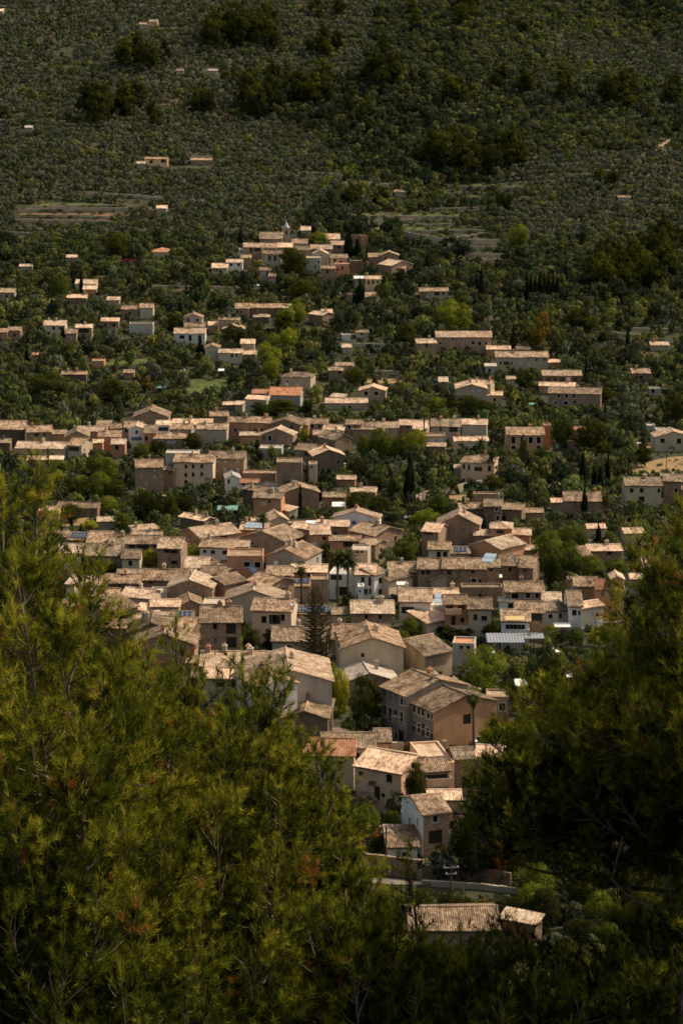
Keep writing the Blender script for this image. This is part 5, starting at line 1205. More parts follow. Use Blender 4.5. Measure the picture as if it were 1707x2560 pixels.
SPEC = [('J',1290,560,205,430,'bigb','big round light green plane tree right of the grey dovecote tower','the big plane tree'),('J',400,830,420,290,'bigd','large dark evergreen left of the many windowed mansion','the dark evergreen by the mansion'),('J',220,700,365,150,'bigb'),('J',130,560,300,150,'bigb'),('J',30,440,255,130,'bigb'),
 ('F',400,1300,1060,260,'bigd','dark spreading pine in front of the cream shuttered house','the dark pine in town'),('F',590,1300,1080,170,'bigd'),('F',1080,475,338,120,'dark','round clipped dark tree left of two tall palms','the round clipped tree'),('E',940,500,330,200,'bigb','round green tree in front of the long terrace','the round green tree'),('E',1090,490,360,120,'big'),('E',1290,450,300,200,'bigb'),('E',1400,420,320,160,'bigb'),('E',400,530,430,200,'big'),('E',590,540,430,160,'bigd'),
 ('G',370,510,330,260,'big'),('G',170,380,210,110,'big'),('G',340,240,150,160,'olive'),('G',500,200,75,170,'bigb'),('G',430,1160,980,230,'big','leafy tree in front of the big white house',None),('G',370,1240,1090,120,'big'),('G',1360,690,575,240,'bigb'),('G',520,740,650,140,'bigb'),('G',730,1170,1050,250,'dark'),('G',880,1160,1060,180,'dark'),('G',1100,1130,1010,170,'dark'),
 ('H',420,640,255,400,'big','large spreading tree beside the three window house','the large spreading tree'),('H',600,640,330,260,'big'),('H',780,650,450,300,'big'),('H',1000,650,480,220,'big'),('H',450,740,460,210,'bigd'),('H',600,390,200,230,'big'),('H',700,390,230,130,'big'),
 ('H',430,1170,1040,190,'big'),('H',650,1200,1060,180,'big'),('H',800,1210,1080,120,'bright'),('H',900,1180,1050,180,'big'),('H',740,1010,930,160,'big'),('H',240,1270,1200,90,'bright'),('H',580,1290,1220,150,'dark'),('H',1020,1230,1100,200,'big'),
 ('J',770,1490,1062,210,'bigd','dense dark conifer in front of the peach house','the dark front conifer'),('J',560,420,310,130,'big'),('J',700,420,340,160,'big'),('J',650,250,60,150,'big'),('J',250,1400,1230,130,'big'),('J',190,1420,1260,120,'dark'),
 ('K',350,560,300,210,'big'),('K',500,480,330,150,'big'),('K',420,590,480,110,'bigd'),('K',230,290,180,90,'dark'),
 ('C',440,790,560,180,'bigb','bright round plane tree above the big cypress','the plane tree above the big cypress'),('C',150,790,550,180,'big'),('C',30,790,600,150,'big'),('C',240,800,620,150,'big'),('C',320,800,600,130,'big'),('B',1420,1215,1050,320,'bigd','wide dark evergreen left of the big cypress','the wide dark evergreen'),('B',1560,1215,1080,200,'bigd'),('C',1035,1050,915,190,'bigd','rounded dark tree below the peach villa',None),('C',620,1240,1070,200,'big'),('C',520,1320,1180,200,'bigb'),('C',280,1120,950,160,'dark'),('C',150,1030,930,120,'dark'),
 ('D',540,800,535,230,'bigd'),('D',690,800,600,150,'bigd'),('D',800,790,540,260,'bigd'),('D',900,860,700,240,'dark'),('D',200,960,620,130,'poplar','tall narrow poplar before the orange country house','the poplar'),('D',1240,920,730,180,'dark'),('D',1500,560,290,260,'pine'),('D',1520,600,330,200,'pine'),
 ('M',600,420,225,220,'bigd','big dark tree in the heart of the hamlet','the big hamlet tree'),('M',690,560,430,250,'bigd'),('M',780,200,110,150,'bigb','clipped light green tree crown above the hamlet','the clipped hamlet tree'),('M',640,715,555,130,'bigb'),('M',560,740,590,140,'bigb'),('M',580,890,745,130,'bigb'),('M',480,880,775,110,'bigb'),('M',430,960,835,130,'bigb'),('M',480,1000,870,140,'bigb'),('M',465,1080,930,150,'bigb'),
 ('M',230,860,720,180,'bigd'),('M',1350,860,720,170,'bigd'),('M',1200,570,440,110,'big'),('M',1300,450,360,130,'dark'),('N',260,645,480,180,'bigb','yellowish green broad tree above long stone farmhouse','the yellow green tree'),('N',340,640,500,130,'bigb'),('N',765,760,560,150,'autumn','orange brown tall tree right of long stone farmhouse','the orange brown tree'),
 ('N',655,200,60,140,'bigb'),('N',990,640,530,200,'bigd'),('N',690,980,870,130,'dark'),('N',1150,1030,960,110,'dark'),('N',1050,650,560,150,'dark'),('L',400,560,390,150,'big'),('L',770,280,130,170,'bigd'),('L',1130,760,660,150,'dark'),('L',960,1150,1060,90,'autumn'),
 ('L',330,1190,1040,330,'bigd'),('L',740,1230,1080,260,'bigd'),('M',1000,1120,990,150,'bigd'),('M',550,760,640,150,'dark'),('A',620,680,590,160,'olive'),('A',770,640,440,200,'big'),('A',860,700,470,170,'big'),('A',480,560,480,150,'big'),('A',460,660,560,160,'bigb'),('A',590,800,610,260,'bigd'),('A',790,800,585,210,'big'),('A',900,800,640,200,'bigd'),('A',1080,700,590,120,'big'),('A',1230,420,330,160,'bigd'),('A',1110,470,350,160,'big'),
 ('A',1520,400,270,150,'bigd'),('B',100,745,590,180,'bigd'),('B',600,820,710,130,'dark'),('B',960,640,545,120,'big'),('B',1110,860,770,60,'bright'),('A',560,960,830,280,'bigd'),('A',850,900,770,210,'big'),('A',960,1040,900,200,'big'),('A',700,1030,950,170,'bright'),('A',1300,950,740,240,'bigd'),('A',1440,900,740,200,'bigd'),('A',1130,960,720,230,'bigd'),
 ('B',700,420,320,260,'bigd'),('B',820,430,320,230,'bigd'),('B',620,450,340,160,'bigd'),('B',1000,460,330,100,'dark'),('C',830,460,290,330,'bigd'),('C',960,450,330,200,'bigd'),('C',600,400,300,160,'big'),('C',520,440,340,120,'dark'),('K',250,900,720,120,'dark')]
for a in SPEC: at(*a)
at('B', 890, 1195, 1160, 70, 'pink', 'magenta bougainvillea shrub beside a pale lean-to roof'); at('G', 318, 290, 250, 40, 'pink', 'small magenta bougainvillea right of white gabled barn')
at('L', 860, 300, 280, 110, 'pink', 'dark red bougainvillea hedge below the orange roofed pavilion')
# ------------------------------------------------------------------ palms
def palm(t, x, ybase, ytop, wpx, label, lm, fan=False, skirt=False):
    X, Yb = T(t, x, ybase); Yt = T(t, x, ytop)[1]; q = forward(X, Yt*.35+Yb*.65, hit(X, Yb), 0); s = proj(*q)[2]; Yb = proj(q[0], q[1], float(ground(q[0], q[1])))[1]
    hh = (Yb-Yt)/s; r = wpx*1.2*TILES[t][2]/s/2; z = float(ground(q[0], q[1])); hh -= r*.45
    root = thing('palm_tree', label, 'palm tree', (q[0], q[1], z), random.uniform(0, 6)); LM.append((X, Yt, lm)) if lm else None
    mb = MB(); lean = random.uniform(-.4, .4); pts = [(lean*(k/6)**2, 0, -.4+(hh+.4)*k/6) for k in range(7)]
    mb.tube(pts, [.36,.28,.25,.24,.24,.27,.32], 9); mb.build('trunk', 'bark', root)
    V = []; val = []
    nf = 46 if not fan else 34
    for i in range(nf):
        az = i*2.399+random.uniform(-.2, .2); el = math.radians(80-(i/nf)*(118 if not skirt else 150)); L = r*random.uniform(.85, 1.1)
        d = np.array([math.cos(az)*math.cos(el), math.sin(az)*math.cos(el), math.sin(el)]); p = np.array([lean, 0, hh]); side = np.array([-math.sin(az), math.cos(az), 0.0])
        n = 9; prev = p; 
        for k in range(n):
            d = d+np.array([0, 0, -.13 if not fan else -.07]); d /= np.linalg.norm(d); nx = prev+d*L/n
            if not fan:
                w = .42*math.sin(math.pi*min(1, (k+1.2)/(n+.6)))*r/2.2+.04
                for sg in (-1, 1):
                    for m in range(3):
                        a0 = prev+(nx-prev)*(m/3)-d*.03; tip = a0+side*sg*w*random.uniform(.8, 1.1)+d*w*.7-np.array([0, 0, w*.4]); a1 = prev+(nx-prev)*((m+1.25)/3)
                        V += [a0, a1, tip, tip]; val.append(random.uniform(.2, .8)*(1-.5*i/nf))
            prev = nx
            if fan and k >= 3: break
        if fan:
            up = np.cross(d, side)
            for m in range(13):
                a = (m-6)/6*1.15; dd = d*math.cos(a)+side*math.sin(a); tip = prev+dd*L*.5-np.array([0, 0, .25*L*random.uniform(.5, 1)])
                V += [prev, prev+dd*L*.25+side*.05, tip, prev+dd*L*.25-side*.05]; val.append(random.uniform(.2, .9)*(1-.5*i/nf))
    cm = npmesh('crown', np.array(V), 4, 'leaf_palm', {'leaf': ('FLOAT', val)}); link('crown', cm, root)
    if skirt:
        V = []; val = []
        for i in range(500):
            az = random.uniform(0, 6.283); zz = hh-random.uniform(.1, 1)*r*.9; rr = .3+random.uniform(.2, .55)*(1-(hh-zz)/(r*1.1)); p = np.array([lean+rr*math.cos(az), rr*math.sin(az), zz]); t_ = np.array([-math.sin(az), math.cos(az), 0])*.06
            V += [p-t_, p+t_, p+t_*.3-np.array([0,0,.7]), p-t_*.3-np.array([0,0,.7])]; val.append(random.random())
        link('dead_fronds', npmesh('dead_fronds', np.array(V), 4, 'leaf_autumn', {'leaf': ('FLOAT', val)}), root)
    RECTS.append((X-6, X+6, Yt, Yb-8, q[1]))
palm('F',1172,862,405,190,'left one of two tall date palms before white block','the left tall palm'); palm('F',1262,862,400,215,'right one of two tall date palms before white block','the right tall palm')
palm('F',866,900,490,125,'fan palm with shaggy brown skirt behind tall conifer','the shaggy fan palm',True,True); palm('F',545,215,78,115,'short date palm at the top of town',None)
palm('J',1215,965,470,150,'fan palm with hanging fronds at the orange brick gable','the brick gable palm',True,True); palm('J',1540,520,255,140,'brown skirted fan palm right of big plane tree',None,True,True)
palm('C',945,770,630,110,'palm with golden trunk above the peach balcony villa',None); palm('B',722,800,690,100,'small palm beside the low grey vaulted store',None); palm('C',1035,790,710,110,'spiky palm right of golden trunked palm',None)
palm('D',905,1325,1160,110,'palm right of wide stone farmhouse',None); palm('B',1440,1010,930,70,'small palm by the garden walls right of barn',None); palm('N',25,620,500,60,'thin palm left of yellow green tree',None,True); palm('A',765,210,20,110,'tall dark palm behind the far left roofs',None,True)
palm('M',1205,490,390,60,'little palm right of the peach hamlet house',None); palm('C',500,520,380,110,'dark palm in front of the middle row at right',None,True)
# ------------------------------------------------------------------ Norfolk pine
def norfolk():
    X, Yb = T('F', 985, 1440); q = forward(X, T('F',0,1200)[1], hit(X, Yb), 0); Yb = proj(q[0], q[1], float(ground(q[0], q[1])))[1]; s = proj(*q)[2]; hh = (Yb-T('F',0,683)[1])/s/math.cos(P); z = float(ground(q[0], q[1]))
    root = thing('norfolk_pine', 'tall tiered conifer with open horizontal branches in town', 'conifer', (q[0], q[1], z)); LM.append((X, T('F',0,1000)[1], 'the tall tiered conifer'))
    mb = MB(); mb.tube([(0,0,-.5),(0,0,hh*.5),(0,0,hh)], [.32,.2,.03], 8)
    V = []; val = []; bb = mb; r = random.Random(3)
    nt = 30
    for k in range(nt):
        f = k/(nt-1); zz = hh*(.16+.83*f); L = 4.0*(1-f)**.62*(1 if f > .12 else .8)+.3
        for j in range(7):
            az = j*.8976+k*.5+r.uniform(-.15, .15); l = L*r.uniform(.75, 1.08); d0 = np.array([math.cos(az), math.sin(az), 0]); sd = np.array([-math.sin(az), math.cos(az), 0])
            pts = [np.array([0,0,zz])+d0*l*u+np.array([0,0,-.25*u*l*.3+.22*l*u*u]) for u in (0,.35,.7,1)]; pts[0] = np.array([0,0,zz])
            bb.tube(pts, [.05,.035,.02,.01], 4)
            n = int(l*20)
            for m in range(n):
                u = r.uniform(.12, 1); b = np.array([0,0,zz])+d0*l*u+np.array([0,0,-.075*u*l+.22*l*u*u]); sg = r.choice((-1, 1)); ln = r.uniform(.25, .6)*(1.15-u*.6)
                dd = d0*.55+sd*sg*.8+np.array([0,0,r.uniform(-.25,.25)]); tip = b+dd*ln; w = np.array([0,0,.06])+d0*.045
                V += [b-w, b+w, tip+w*.4, tip-w*.4]; val.append(r.uniform(.2, .9))
    bb.build('trunk', 'bark', root)
    link('crown', npmesh('crown', np.array(V), 4, 'leaf_conifer', {'leaf': ('FLOAT', val)}), root)
    RECTS.append((X-28, X+28, T('F',0,700)[1], Yb, q[1]))
norfolk()
# ------------------------------------------------------------------ scattered garden trees
FA = np.array([[a, b, math.hypot(e, f_)] for a, b, _, _, e, f_ in FOOT])
FT = [(a, b, c_, d_, e, f_) for a, b, c_, d_, e, f_ in FOOT]
RA = np.array(RECTS)
def infoot(x, y, m=0):
    for i in np.nonzero((np.abs(FA[:,0]-x) < FA[:,2]+m) & (np.abs(FA[:,1]-y) < FA[:,2]+m))[0]:
        a, b, c_, d_, e, f_ = FT[i]; dx, dy = x-a, y-b
        if abs(dx*c_+dy*d_) < e+m and abs(-dx*d_+dy*c_) < f_+m: return True
    return False
def blocks(sx, yt, yb, w, dist, tol=.42):
    m = (RA[:,4] > dist-1) & (RA[:,0]-w < sx) & (RA[:,1]+w > sx) & (RA[:,2] < yb) & (RA[:,2] + (RA[:,3]-RA[:,2])*(1-tol) > yt)
    return bool(m.any())
AB = [(min(q[0][0] for q in st), max(q[0][0] for q in st), min(q[0][1] for q in st)-3, max(q[1][1] for q in st)+12) for st in AVOID]
def inavoid(sx, sy):
    for st, bb in zip(AVOID, AB):
        if not (bb[0] <= sx <= bb[1] and bb[2] <= sy <= bb[3]): continue
        for i in range(len(st)-1):
            (xa, ya), (_, yb) = st[i]; (xb, yc), (_, yd) = st[i+1]
            if xa <= sx < xb and min(ya, yc)-1 <= sy <= max(yb, yd)+(9 if sy < 700 else 4): return True
    return False
cell = {}
def free(x, y, r, k=.62):
    gx, gy = int(x//6), int(y//6)
    for i in range(gx-2, gx+3):
        for j in range(gy-2, gy+3):
            for (a, b, c_) in cell.get((i, j), ()):
                if (a-x)**2+(b-y)**2 < (k*(r+c_))**2: return False
    return True
def put(x, y, r): cell.setdefault((int(x//6), int(y//6)), []).append((x, y, r))
for a in TP: put(*a)
for a, b, r in FA: pass
cand = []; rs = np.random.RandomState(5)
n_try = 26000
for i in range(n_try):
    y = 262+ (1020-262)*rs.rand()**.8; x = rs.uniform(-1, 1)*(.165*y+8)
    z = float(ground(x, y)); r = rs.choice([1.4, 2.0, 2.6, 3.3, 4.3], p=[.2,.25,.25,.18,.12]); town = 440 < y < 640
    if town: r *= .6
    hh = r*rs.uniform(1.7, 2.4)
    if infoot(x, y, r*.5): continue
    sx, syb, s = proj(x, y, z); syt = proj(x, y, z+hh)[1]
    if syt > 2560 or syb < 0: continue
    if blocks(sx, syt, syb, r*s*.75, y, .40 if not town else .3): continue
    if inavoid(sx, (syb)) or inavoid(sx, syt*.4+syb*.6) or (y < 380 and any(inavoid(sx+dx, syb-dy) for dx in (-r*s*.7, 0, r*s*.7) for dy in range(0, int(hh*s)+6, 7))): continue
    if not free(x, y, r, .52): continue
    put(x, y, r)
    g = math.sin(x*.03+1.7)+math.sin(y*.021+x*.01)-.2
    k = rs.choice(['green','bright','dark','olive'], p=[.42,.2,.26,.12] if g < .5 else [.3,.1,.5,.1])
    if y < 350 and k in ('bright', 'green'): k = 'green' if k == 'bright' else 'dark'
    cand.append((r*s, x, y, z, hh, r, k))
cand.sort(key=lambda q: -q[0])
print('scatter trees', len(cand))
for c_ in cand[:285]:
    _, x, y, z, hh, r, k = c_
    if _ > 26 and k in ('green','bright','dark'): k = {'green':'big','bright':'bigb','dark':'bigd'}[k]
    tree(k, x, y, z, hh, r)
rest = cand[285:]
# ------------------------------------------------------------------ hillside pines, individually
ELL = [('U',900,1330,60,270,16),('U',1400,1568,0,110,6),('U',1400,1568,150,300,5),('U',700,800,200,300,3),('U',530,700,190,360,7),('U',350,520,430,640,7),('U',540,640,390,570,5),('U',1070,1300,330,560,8),('U',1330,1510,310,500,6),('U',870,960,400,560,4),('U',660,760,470,590,4),('U',0,40,450,560,1),
       ('V',280,360,30,160,2),('V',500,660,0,150,4),('V',770,870,90,210,1),('V',140,300,190,480,6),('V',280,390,310,400,3),('V',0,150,430,560,4),('V',60,150,540,640,2),('V',480,590,385,560,3),('V',390,860,570,830,22),('V',700,880,310,460,5),('V',980,1100,330,480,4),('V',1200,1450,350,520,9),('V',1480,1568,370,520,3),('V',0,130,840,960,3),('V',140,220,880,960,2),('V',700,800,900,1000,3),('V',1140,1290,790,900,3),
       ('N',1020,1568,120,480,42),('N',1250,1568,60,250,10)]
for t, x0, x1, y0, y1, n in ELL:
    for i in range(n):
        u, v = random.random(), (i+.5)/n
        an = random.uniform(0, 6.283); rr = math.sqrt(random.random())
        X, Y = T(t, (x0+x1)/2+rr*(x1-x0)*.45*math.cos(an), y0+(y1-y0)*(.38+.6*(.5+.5*rr*math.sin(an))))
        q = hit(X, Y); s = proj(*q)[2]; hpx = min(80, (y1-y0)*TILES[t][2]*.72)*random.uniform(.75, 1.1); hh = max(8, hpx/s); r = hh*random.uniform(.36, .52)
        tree('pine', q[0], q[1], float(ground(q[0], q[1]))-.5, hh, r); put(q[0], q[1], r*.6)
# ------------------------------------------------------------------ the uncountable rest as stuff
def mass(name, items, label, nl=1.0, seed=0):
    r = np.random.RandomState(seed); VV = []; CC = []
    base = [leaf_cloud(900+k, 11, 420, .10, round_, .9) for k in range(6)]
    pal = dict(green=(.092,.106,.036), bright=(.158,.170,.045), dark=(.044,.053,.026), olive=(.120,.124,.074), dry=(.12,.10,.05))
    for (x, y, z, hh, rad, k) in items:
        V, val = base[r.randint(6)]; n = len(val)
        s = proj(x, y, z)[2]; m = int(min(n, max(50, 420*(rad*s/11)**2*.5))*nl); m = min(m, n)
        st = r.randint(0, n-m+1); Vs = V.reshape(-1, 4, 3)[st:st+m]
        grow = math.sqrt(n/m)**.85
        c = Vs.mean(1, keepdims=True); Vs = c+(Vs-c)*min(2.2, grow)
        an = r.uniform(0, 6.283); R = np.array([[math.cos(an), -math.sin(an), 0], [math.sin(an), math.cos(an), 0], [0, 0, 1]])
        Vs = (Vs.reshape(-1, 3)@R.T)*np.array([rad, rad, hh])+np.array([x, y, z])
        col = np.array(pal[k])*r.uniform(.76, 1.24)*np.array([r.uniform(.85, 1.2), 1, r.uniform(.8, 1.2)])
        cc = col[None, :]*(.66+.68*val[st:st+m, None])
        VV.append(Vs); CC.append(np.hstack([cc, np.ones((m, 1))]))
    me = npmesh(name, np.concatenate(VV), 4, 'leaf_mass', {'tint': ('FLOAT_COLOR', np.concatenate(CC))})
    o = link(name, me); tag(o, label, 'woodland', kind='stuff'); print('MASS', name, len(items), len(me.polygons))
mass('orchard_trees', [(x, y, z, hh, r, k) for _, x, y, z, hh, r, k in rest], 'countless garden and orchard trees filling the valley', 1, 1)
items = []; rs = np.random.RandomState(8)
def nz(x, y, s, p): return math.sin(x/s+p)+math.sin(y/s*1.15+p*2.1+math.sin(x/s*.7))+.7*math.sin((x+y)/s*1.9+p)
for i in range(90000):
    y = 1000+(2050-1000)*rs.rand()**1.05; x = rs.uniform(-1, 1)*(.150*y+12)
    a = nz(x, y, 34, 1.0); b = nz(x, y, 55, 4.0); c_ = nz(x, y, 21, 7.0)
    sx0, sy0, _ = proj(x, y, float(ground(x, y)))
    ol = (sx0 < 960 - sy0*.35 and sy0 < 600 and b > -1.2) or (sx0 > 1250 and 380 < sy0 < 600) or (b > 1.6)
    if ol: y = round(y/8.5)*8.5 + rs.uniform(-1.1, 1.1) + 3*math.sin(x*.03)
    z = float(ground(x, y)); sx, syb, s = proj(x, y, z)
    if syb < -60: continue
    big_ = (not ol) and a > .9 and rs.rand() < .5
    r = rs.uniform(1.5, 3.0) if ol else (rs.uniform(3.2, 5.2) if big_ else rs.uniform(1.5, 3.4)); hh = r*rs.uniform(1.5, 2.1)
    if infoot(x, y, r*.4): continue
    syt = proj(x, y, z+hh)[1]
    if blocks(sx, syt, syb, r*s*.7, y, .3): continue
    av = inavoid(sx, syb)
    if av and (rs.rand() < .45 or r > 2.2): continue
    if av: hh = r*.8
    if not free(x, y, r, .40 if ol else .45): continue
    put(x, y, r)
    if ol: k = rs.choice(['olive','green','dry','bright'], p=[.70,.20,.04,.06])
    elif big_: k = rs.choice(['dark','green'], p=[.7,.3])
    else: k = rs.choice(['green','bright','dark','olive'], p=[.45,.25,.1,.2] if b > .3 else ([.35,.05,.5,.1] if b < -.9 else [.5,.12,.23,.15]))
    items.append((x, y, z, hh, r, k))
for i in range(14000):
    y = rs.uniform(1000, 2000); x = rs.uniform(-1, 1)*(.150*y+12); z = float(ground(x, y)); sx, syb, s = proj(x, y, z)
    if syb < -30 or infoot(x, y, .3): continue
    if inavoid(sx, syb) and rs.rand() < .6: continue
    r = rs.uniform(.6, 1.2); items.append((x, y, z-.1, r*1.3, r, rs.choice(['green','olive','bright','dry'], p=[.5,.25,.15,.1])))
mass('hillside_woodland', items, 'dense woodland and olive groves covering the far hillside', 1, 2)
# low scrub filling between the trees
items = []
for i in range(15000):
    y = 262+(1150-262)*rs.rand()**.75; x = rs.uniform(-1, 1)*(.16*y+8); z = float(ground(x, y)); r = rs.uniform(.4, 1.1); hh = r*rs.uniform(.8, 1.5)
    if infoot(x, y, .2): continue
    sx, syb, s = proj(x, y, z)
    if syb > 2600: continue
    if inavoid(sx, syb) and rs.rand() < .75: continue
    if 450 < y < 600 and rs.rand() < .5: continue
    items.append((x, y, z-.1, hh, r, rs.choice(['green','bright','dark','dry','olive'], p=[.38,.2,.17,.1,.15])))
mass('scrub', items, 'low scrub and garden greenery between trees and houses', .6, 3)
# road side brush below the road
items = []
for (x, y, hh, r) in [(20,236,7,3),(27,242,8,3.2),(34,230,8,3.4),(24,222,6,2.8),(31,214,7,3.2),(37,246,9,3.6),(12,240,4.5,2.4),(6,244,4,2.2),(-3,248,4,2.4),(29,258,7,2.8),(38,262,8,3.2),(22,264,5,2.4),(34,276,7,2.8),(40,290,8,3),(26,282,5,2.4),(-12,250,5,2.6),(41,308,7,3)]:
    tree('pine', x, y, float(ground(x, y)), hh, r)
for i in range(1100):
    y = rs.uniform(205, 318); x = rs.uniform(-.5, 1)*(.165*y); z = float(ground(x, y)); r = rs.uniform(.7, 1.7)
    if infoot(x, y, .5): continue
    sx, syb, s = proj(x, y, z)
    if blocks(sx, proj(x, y, z+r*1.6)[1], syb, r*s*.8, y, .25): continue
    if any(inavoid(sx+dx, syb-dy) for dx in (-r*s*.7, 0, r*s*.7) for dy in (0, r*s*.8, r*s*1.5)): continue
    items.append((x, y, z-.2, r*1.6, r, rs.choice(['green','bright','olive','dark'] if x < 14 else ['dark'])))
mass('brush', items, 'thick brush on the slope below the village road', 1, 4)
autolabels()
# ------------------------------------------------------------------ foreground Aleppo pines
def needles(base, dirs, L, n, nl, w, r, val0):
    """brush-like shoots: base (m,3), dirs (m,3), L (m,) -> triangles"""
    m = len(base)
    t = r.uniform(.05, 1, (m, n)); a = r.uniform(0, 2*np.pi, (m, n))
    up = np.tile(np.array([0.3, .2, 1.0]), (m, 1)); s = np.cross(dirs, up); s /= np.linalg.norm(s, axis=1)[:, None]; u = np.cross(s, dirs)
    P0 = base[:, None, :] + dirs[:, None, :]*(t*L[:, None])[..., None]
    rad = s[:, None, :]*np.cos(a)[..., None] + u[:, None, :]*np.sin(a)[..., None]
    sp = r.uniform(.35, 1.5, (m, n))[..., None]
    nd = dirs[:, None, :]*(1.0) + rad*sp*.95; nd /= np.linalg.norm(nd, axis=2)[..., None]
    nd[..., 2] += .12
    ln = nl*r.uniform(.7, 1.2, (m, n))[..., None]
    side = np.cross(nd, r.normal(size=(m, n, 3))); side /= np.linalg.norm(side, axis=2)[..., None]
    A = P0-side*w/2; B = P0+side*w/2; C = P0+nd*ln
    V = np.stack([A, B, C], 2).reshape(-1, 3)
    val = np.clip(val0[:, None] + r.uniform(-.16, .16, (m, n)) + (t-.5)*.12, 0, .95)
    return V, val.reshape(-1)
def sm(pts, n):
    pts = np.array(pts, float); t = np.linspace(0, len(pts)-1, n); out = []
    for q in t:
        i = int(min(q, len(pts)-2)); f = q-i; p0 = pts[max(0, i-1)]; p1 = pts[i]; p2 = pts[i+1]; p3 = pts[min(len(pts)-1, i+2)]
        out.append(.5*((2*p1)+(-p0+p2)*f+(2*p0-5*p1+4*p2-p3)*f*f+(-p0+3*p1-3*p2+p3)*f**3))
    return np.array(out)
def W3(x, y, D):
    rx, rz = ray(x, y); return np.array([rx*D, D, rz*D])
def pine(label, lm, rootp, leaders, seed, dens=1.0, maxl=1.25, cat='pine tree', shade=0.0, cut=None):
    """leaders: (x, y, D, [length of free stem], [vigour]) screen apex of every leader; all join the trunk at rootp"""
    r = np.random.RandomState(seed); gz = float(ground(rootp[0], rootp[1])); base = np.array([rootp[0], rootp[1], gz-.3])
    root = thing('pine_tree', label, cat, base.tolist(), 0, 'foreground pine trees'); 
    if lm: LM.append((leaders[0][0], leaders[0][1]+100, lm))
    wood_ = MB(); twig = MB(); pale = MB(); B = []; D_ = []; LL = []; VV0 = []
    fork = base + np.array([0, 0, rootp[2]]); conepos = []
    wood_.tube([tuple(p-base) for p in sm([base, base+np.array([.2,.1,rootp[2]*.5]), fork], 7)], list(np.linspace(.30, .2, 7)), 9)
    for ld in leaders:
        ax, ay, aD = ld[:3]; vig = ld[3] if len(ld) > 3 else 1.0; free_ = ld[4] if len(ld) > 4 else 0.0; toned = ld[5] if len(ld) > 5 else 0.0
        apex = W3(ax, ay, aD); v = apex-fork; L = np.linalg.norm(v)
        # curve: leaves fork outwards then turns upwards
        mid1 = fork+np.array([v[0]*.5, v[1]*.5, v[2]*.28])+r.normal(size=3)*.28; mid2 = fork+np.array([v[0]*.86, v[1]*.86, v[2]*.62])+r.normal(size=3)*.2
        st = sm([fork, mid1, mid2, apex], 40); seg = np.linalg.norm(np.diff(st, axis=0), axis=1); cum = np.concatenate([[0], np.cumsum(seg)]); tot = cum[-1]
        rad = .010+.048*((tot-cum)/tot)**1.2*min(1.3, tot/4)
        (wood_).tube([tuple(p-base) for p in st[::2]]+[tuple(st[-1]-base)], list(rad[::2])+[.008], 6)
        # terminal brush
        top_n = 5
        for k in range(top_n):
            B.append(apex-np.array([0, 0, .12*k])); d = np.array([r.normal()*.12, r.normal()*.12, 1.0]); D_.append(d/np.linalg.norm(d)); LL.append(.26); VV0.append(.72+toned)
        s = .10
        while s < min(tot*.82, 6.5):
            f = tot-s; i = int(np.searchsorted(cum, f))-1; i = max(0, min(i, len(st)-2)); p = st[i]+(st[i+1]-st[i])*((f-cum[i])/max(1e-6, seg[i])); ax_ = (st[i+1]-st[i]); ax_ /= np.linalg.norm(ax_)
            l = min(.15+.50*s**.75, maxl)*vig*r.uniform(.65, 1.1)
            az = r.uniform(0, 2*np.pi); out = np.array([math.cos(az), math.sin(az), 0.0]); out = out-ax_*(out@ax_); out /= np.linalg.norm(out)
            rise_ = r.uniform(.45, 1.0) if s < .8 else r.uniform(.0, .6)
            d0 = out+ax_*rise_+np.array([0, 0, .12]); d0 /= np.linalg.norm(d0)
            if cut:
                sx, sy, _ = proj(*p)
                if cut(sx, sy+l*90): s += .08; continue
            dead = (s > 1.4 and r.rand() < .09)
            npt = 5; pts = [p]; d = d0.copy()
            for k in range(npt):
                d = d+r.normal(size=3)*.10+np.array([0, 0, .10 if not dead else -.02]); d /= np.linalg.norm(d); pts.append(pts[-1]+d*l/npt)
            (pale if dead or r.rand() < .06 else twig).tube([tuple(q-base) for q in pts], list(np.linspace(.006+.010*l, .003, npt+1)), 4)
            if r.rand() < .045 and l > .3: conepos.append(pts[2])
            s += (.065+.012*s)/dens
            if dead: 
                for m in range(4):
                    q = pts[1+m]; e = q+(r.normal(size=3)+d0)*.14; pale.tube([tuple(q-base), tuple(e-base)], [.004, .002], 3)
                continue
            # twigs with shoots along limb
            nn = max(2, int(l/.075)); tone = r.uniform(.18, .78)+toned; rust = r.rand() < .022
            for m in range(nn):
                u = (m+1)/nn; u = u if l < .35 else .22+.78*u; i2 = min(npt-1, int(u*npt)); q = pts[i2]+(pts[i2+1]-pts[i2])*(u*npt-i2) if u < 1 else pts[-1]
                dl = pts[i2+1]-pts[i2]; dl /= np.linalg.norm(dl)
                for c in range(1 if l < .25 else 2):
                    so = r.normal(size=3); so -= dl*(so@dl); so /= np.linalg.norm(so)
                    dd = dl*.7+so*.55+np.array([0, 0, .35]); dd /= np.linalg.norm(dd); tl = r.uniform(.05, .20)*(1 if l > .3 else .6); q2 = q+dd*tl
                    B.append(q2); D_.append(dd); LL.append(r.uniform(.07, .15)); VV0.append(1.0 if rust and r.rand() < .6 else tone+r.uniform(-.12, .2))
                    if c == 0 and r.rand() < .35: B.append(q); D_.append(dd); LL.append(tl); VV0.append(tone-.15)
    B = np.array(B); D_ = np.array(D_); LL = np.array(LL); VV0 = np.where(np.array(VV0) > .97, 1.0, np.array(VV0)*1.08-.05-shade)  # shade lowers the needle tone, standing in for shadow on the tree
    V, val = needles(B-base, D_, LL, 30, .085, .0072, r, VV0)
    val = np.where(np.repeat(VV0, 30) > .93, 1.0, val)
    cm = npmesh('crown', V, 3, 'needle', {'leaf': ('FLOAT', val)}); link('crown', cm, root)
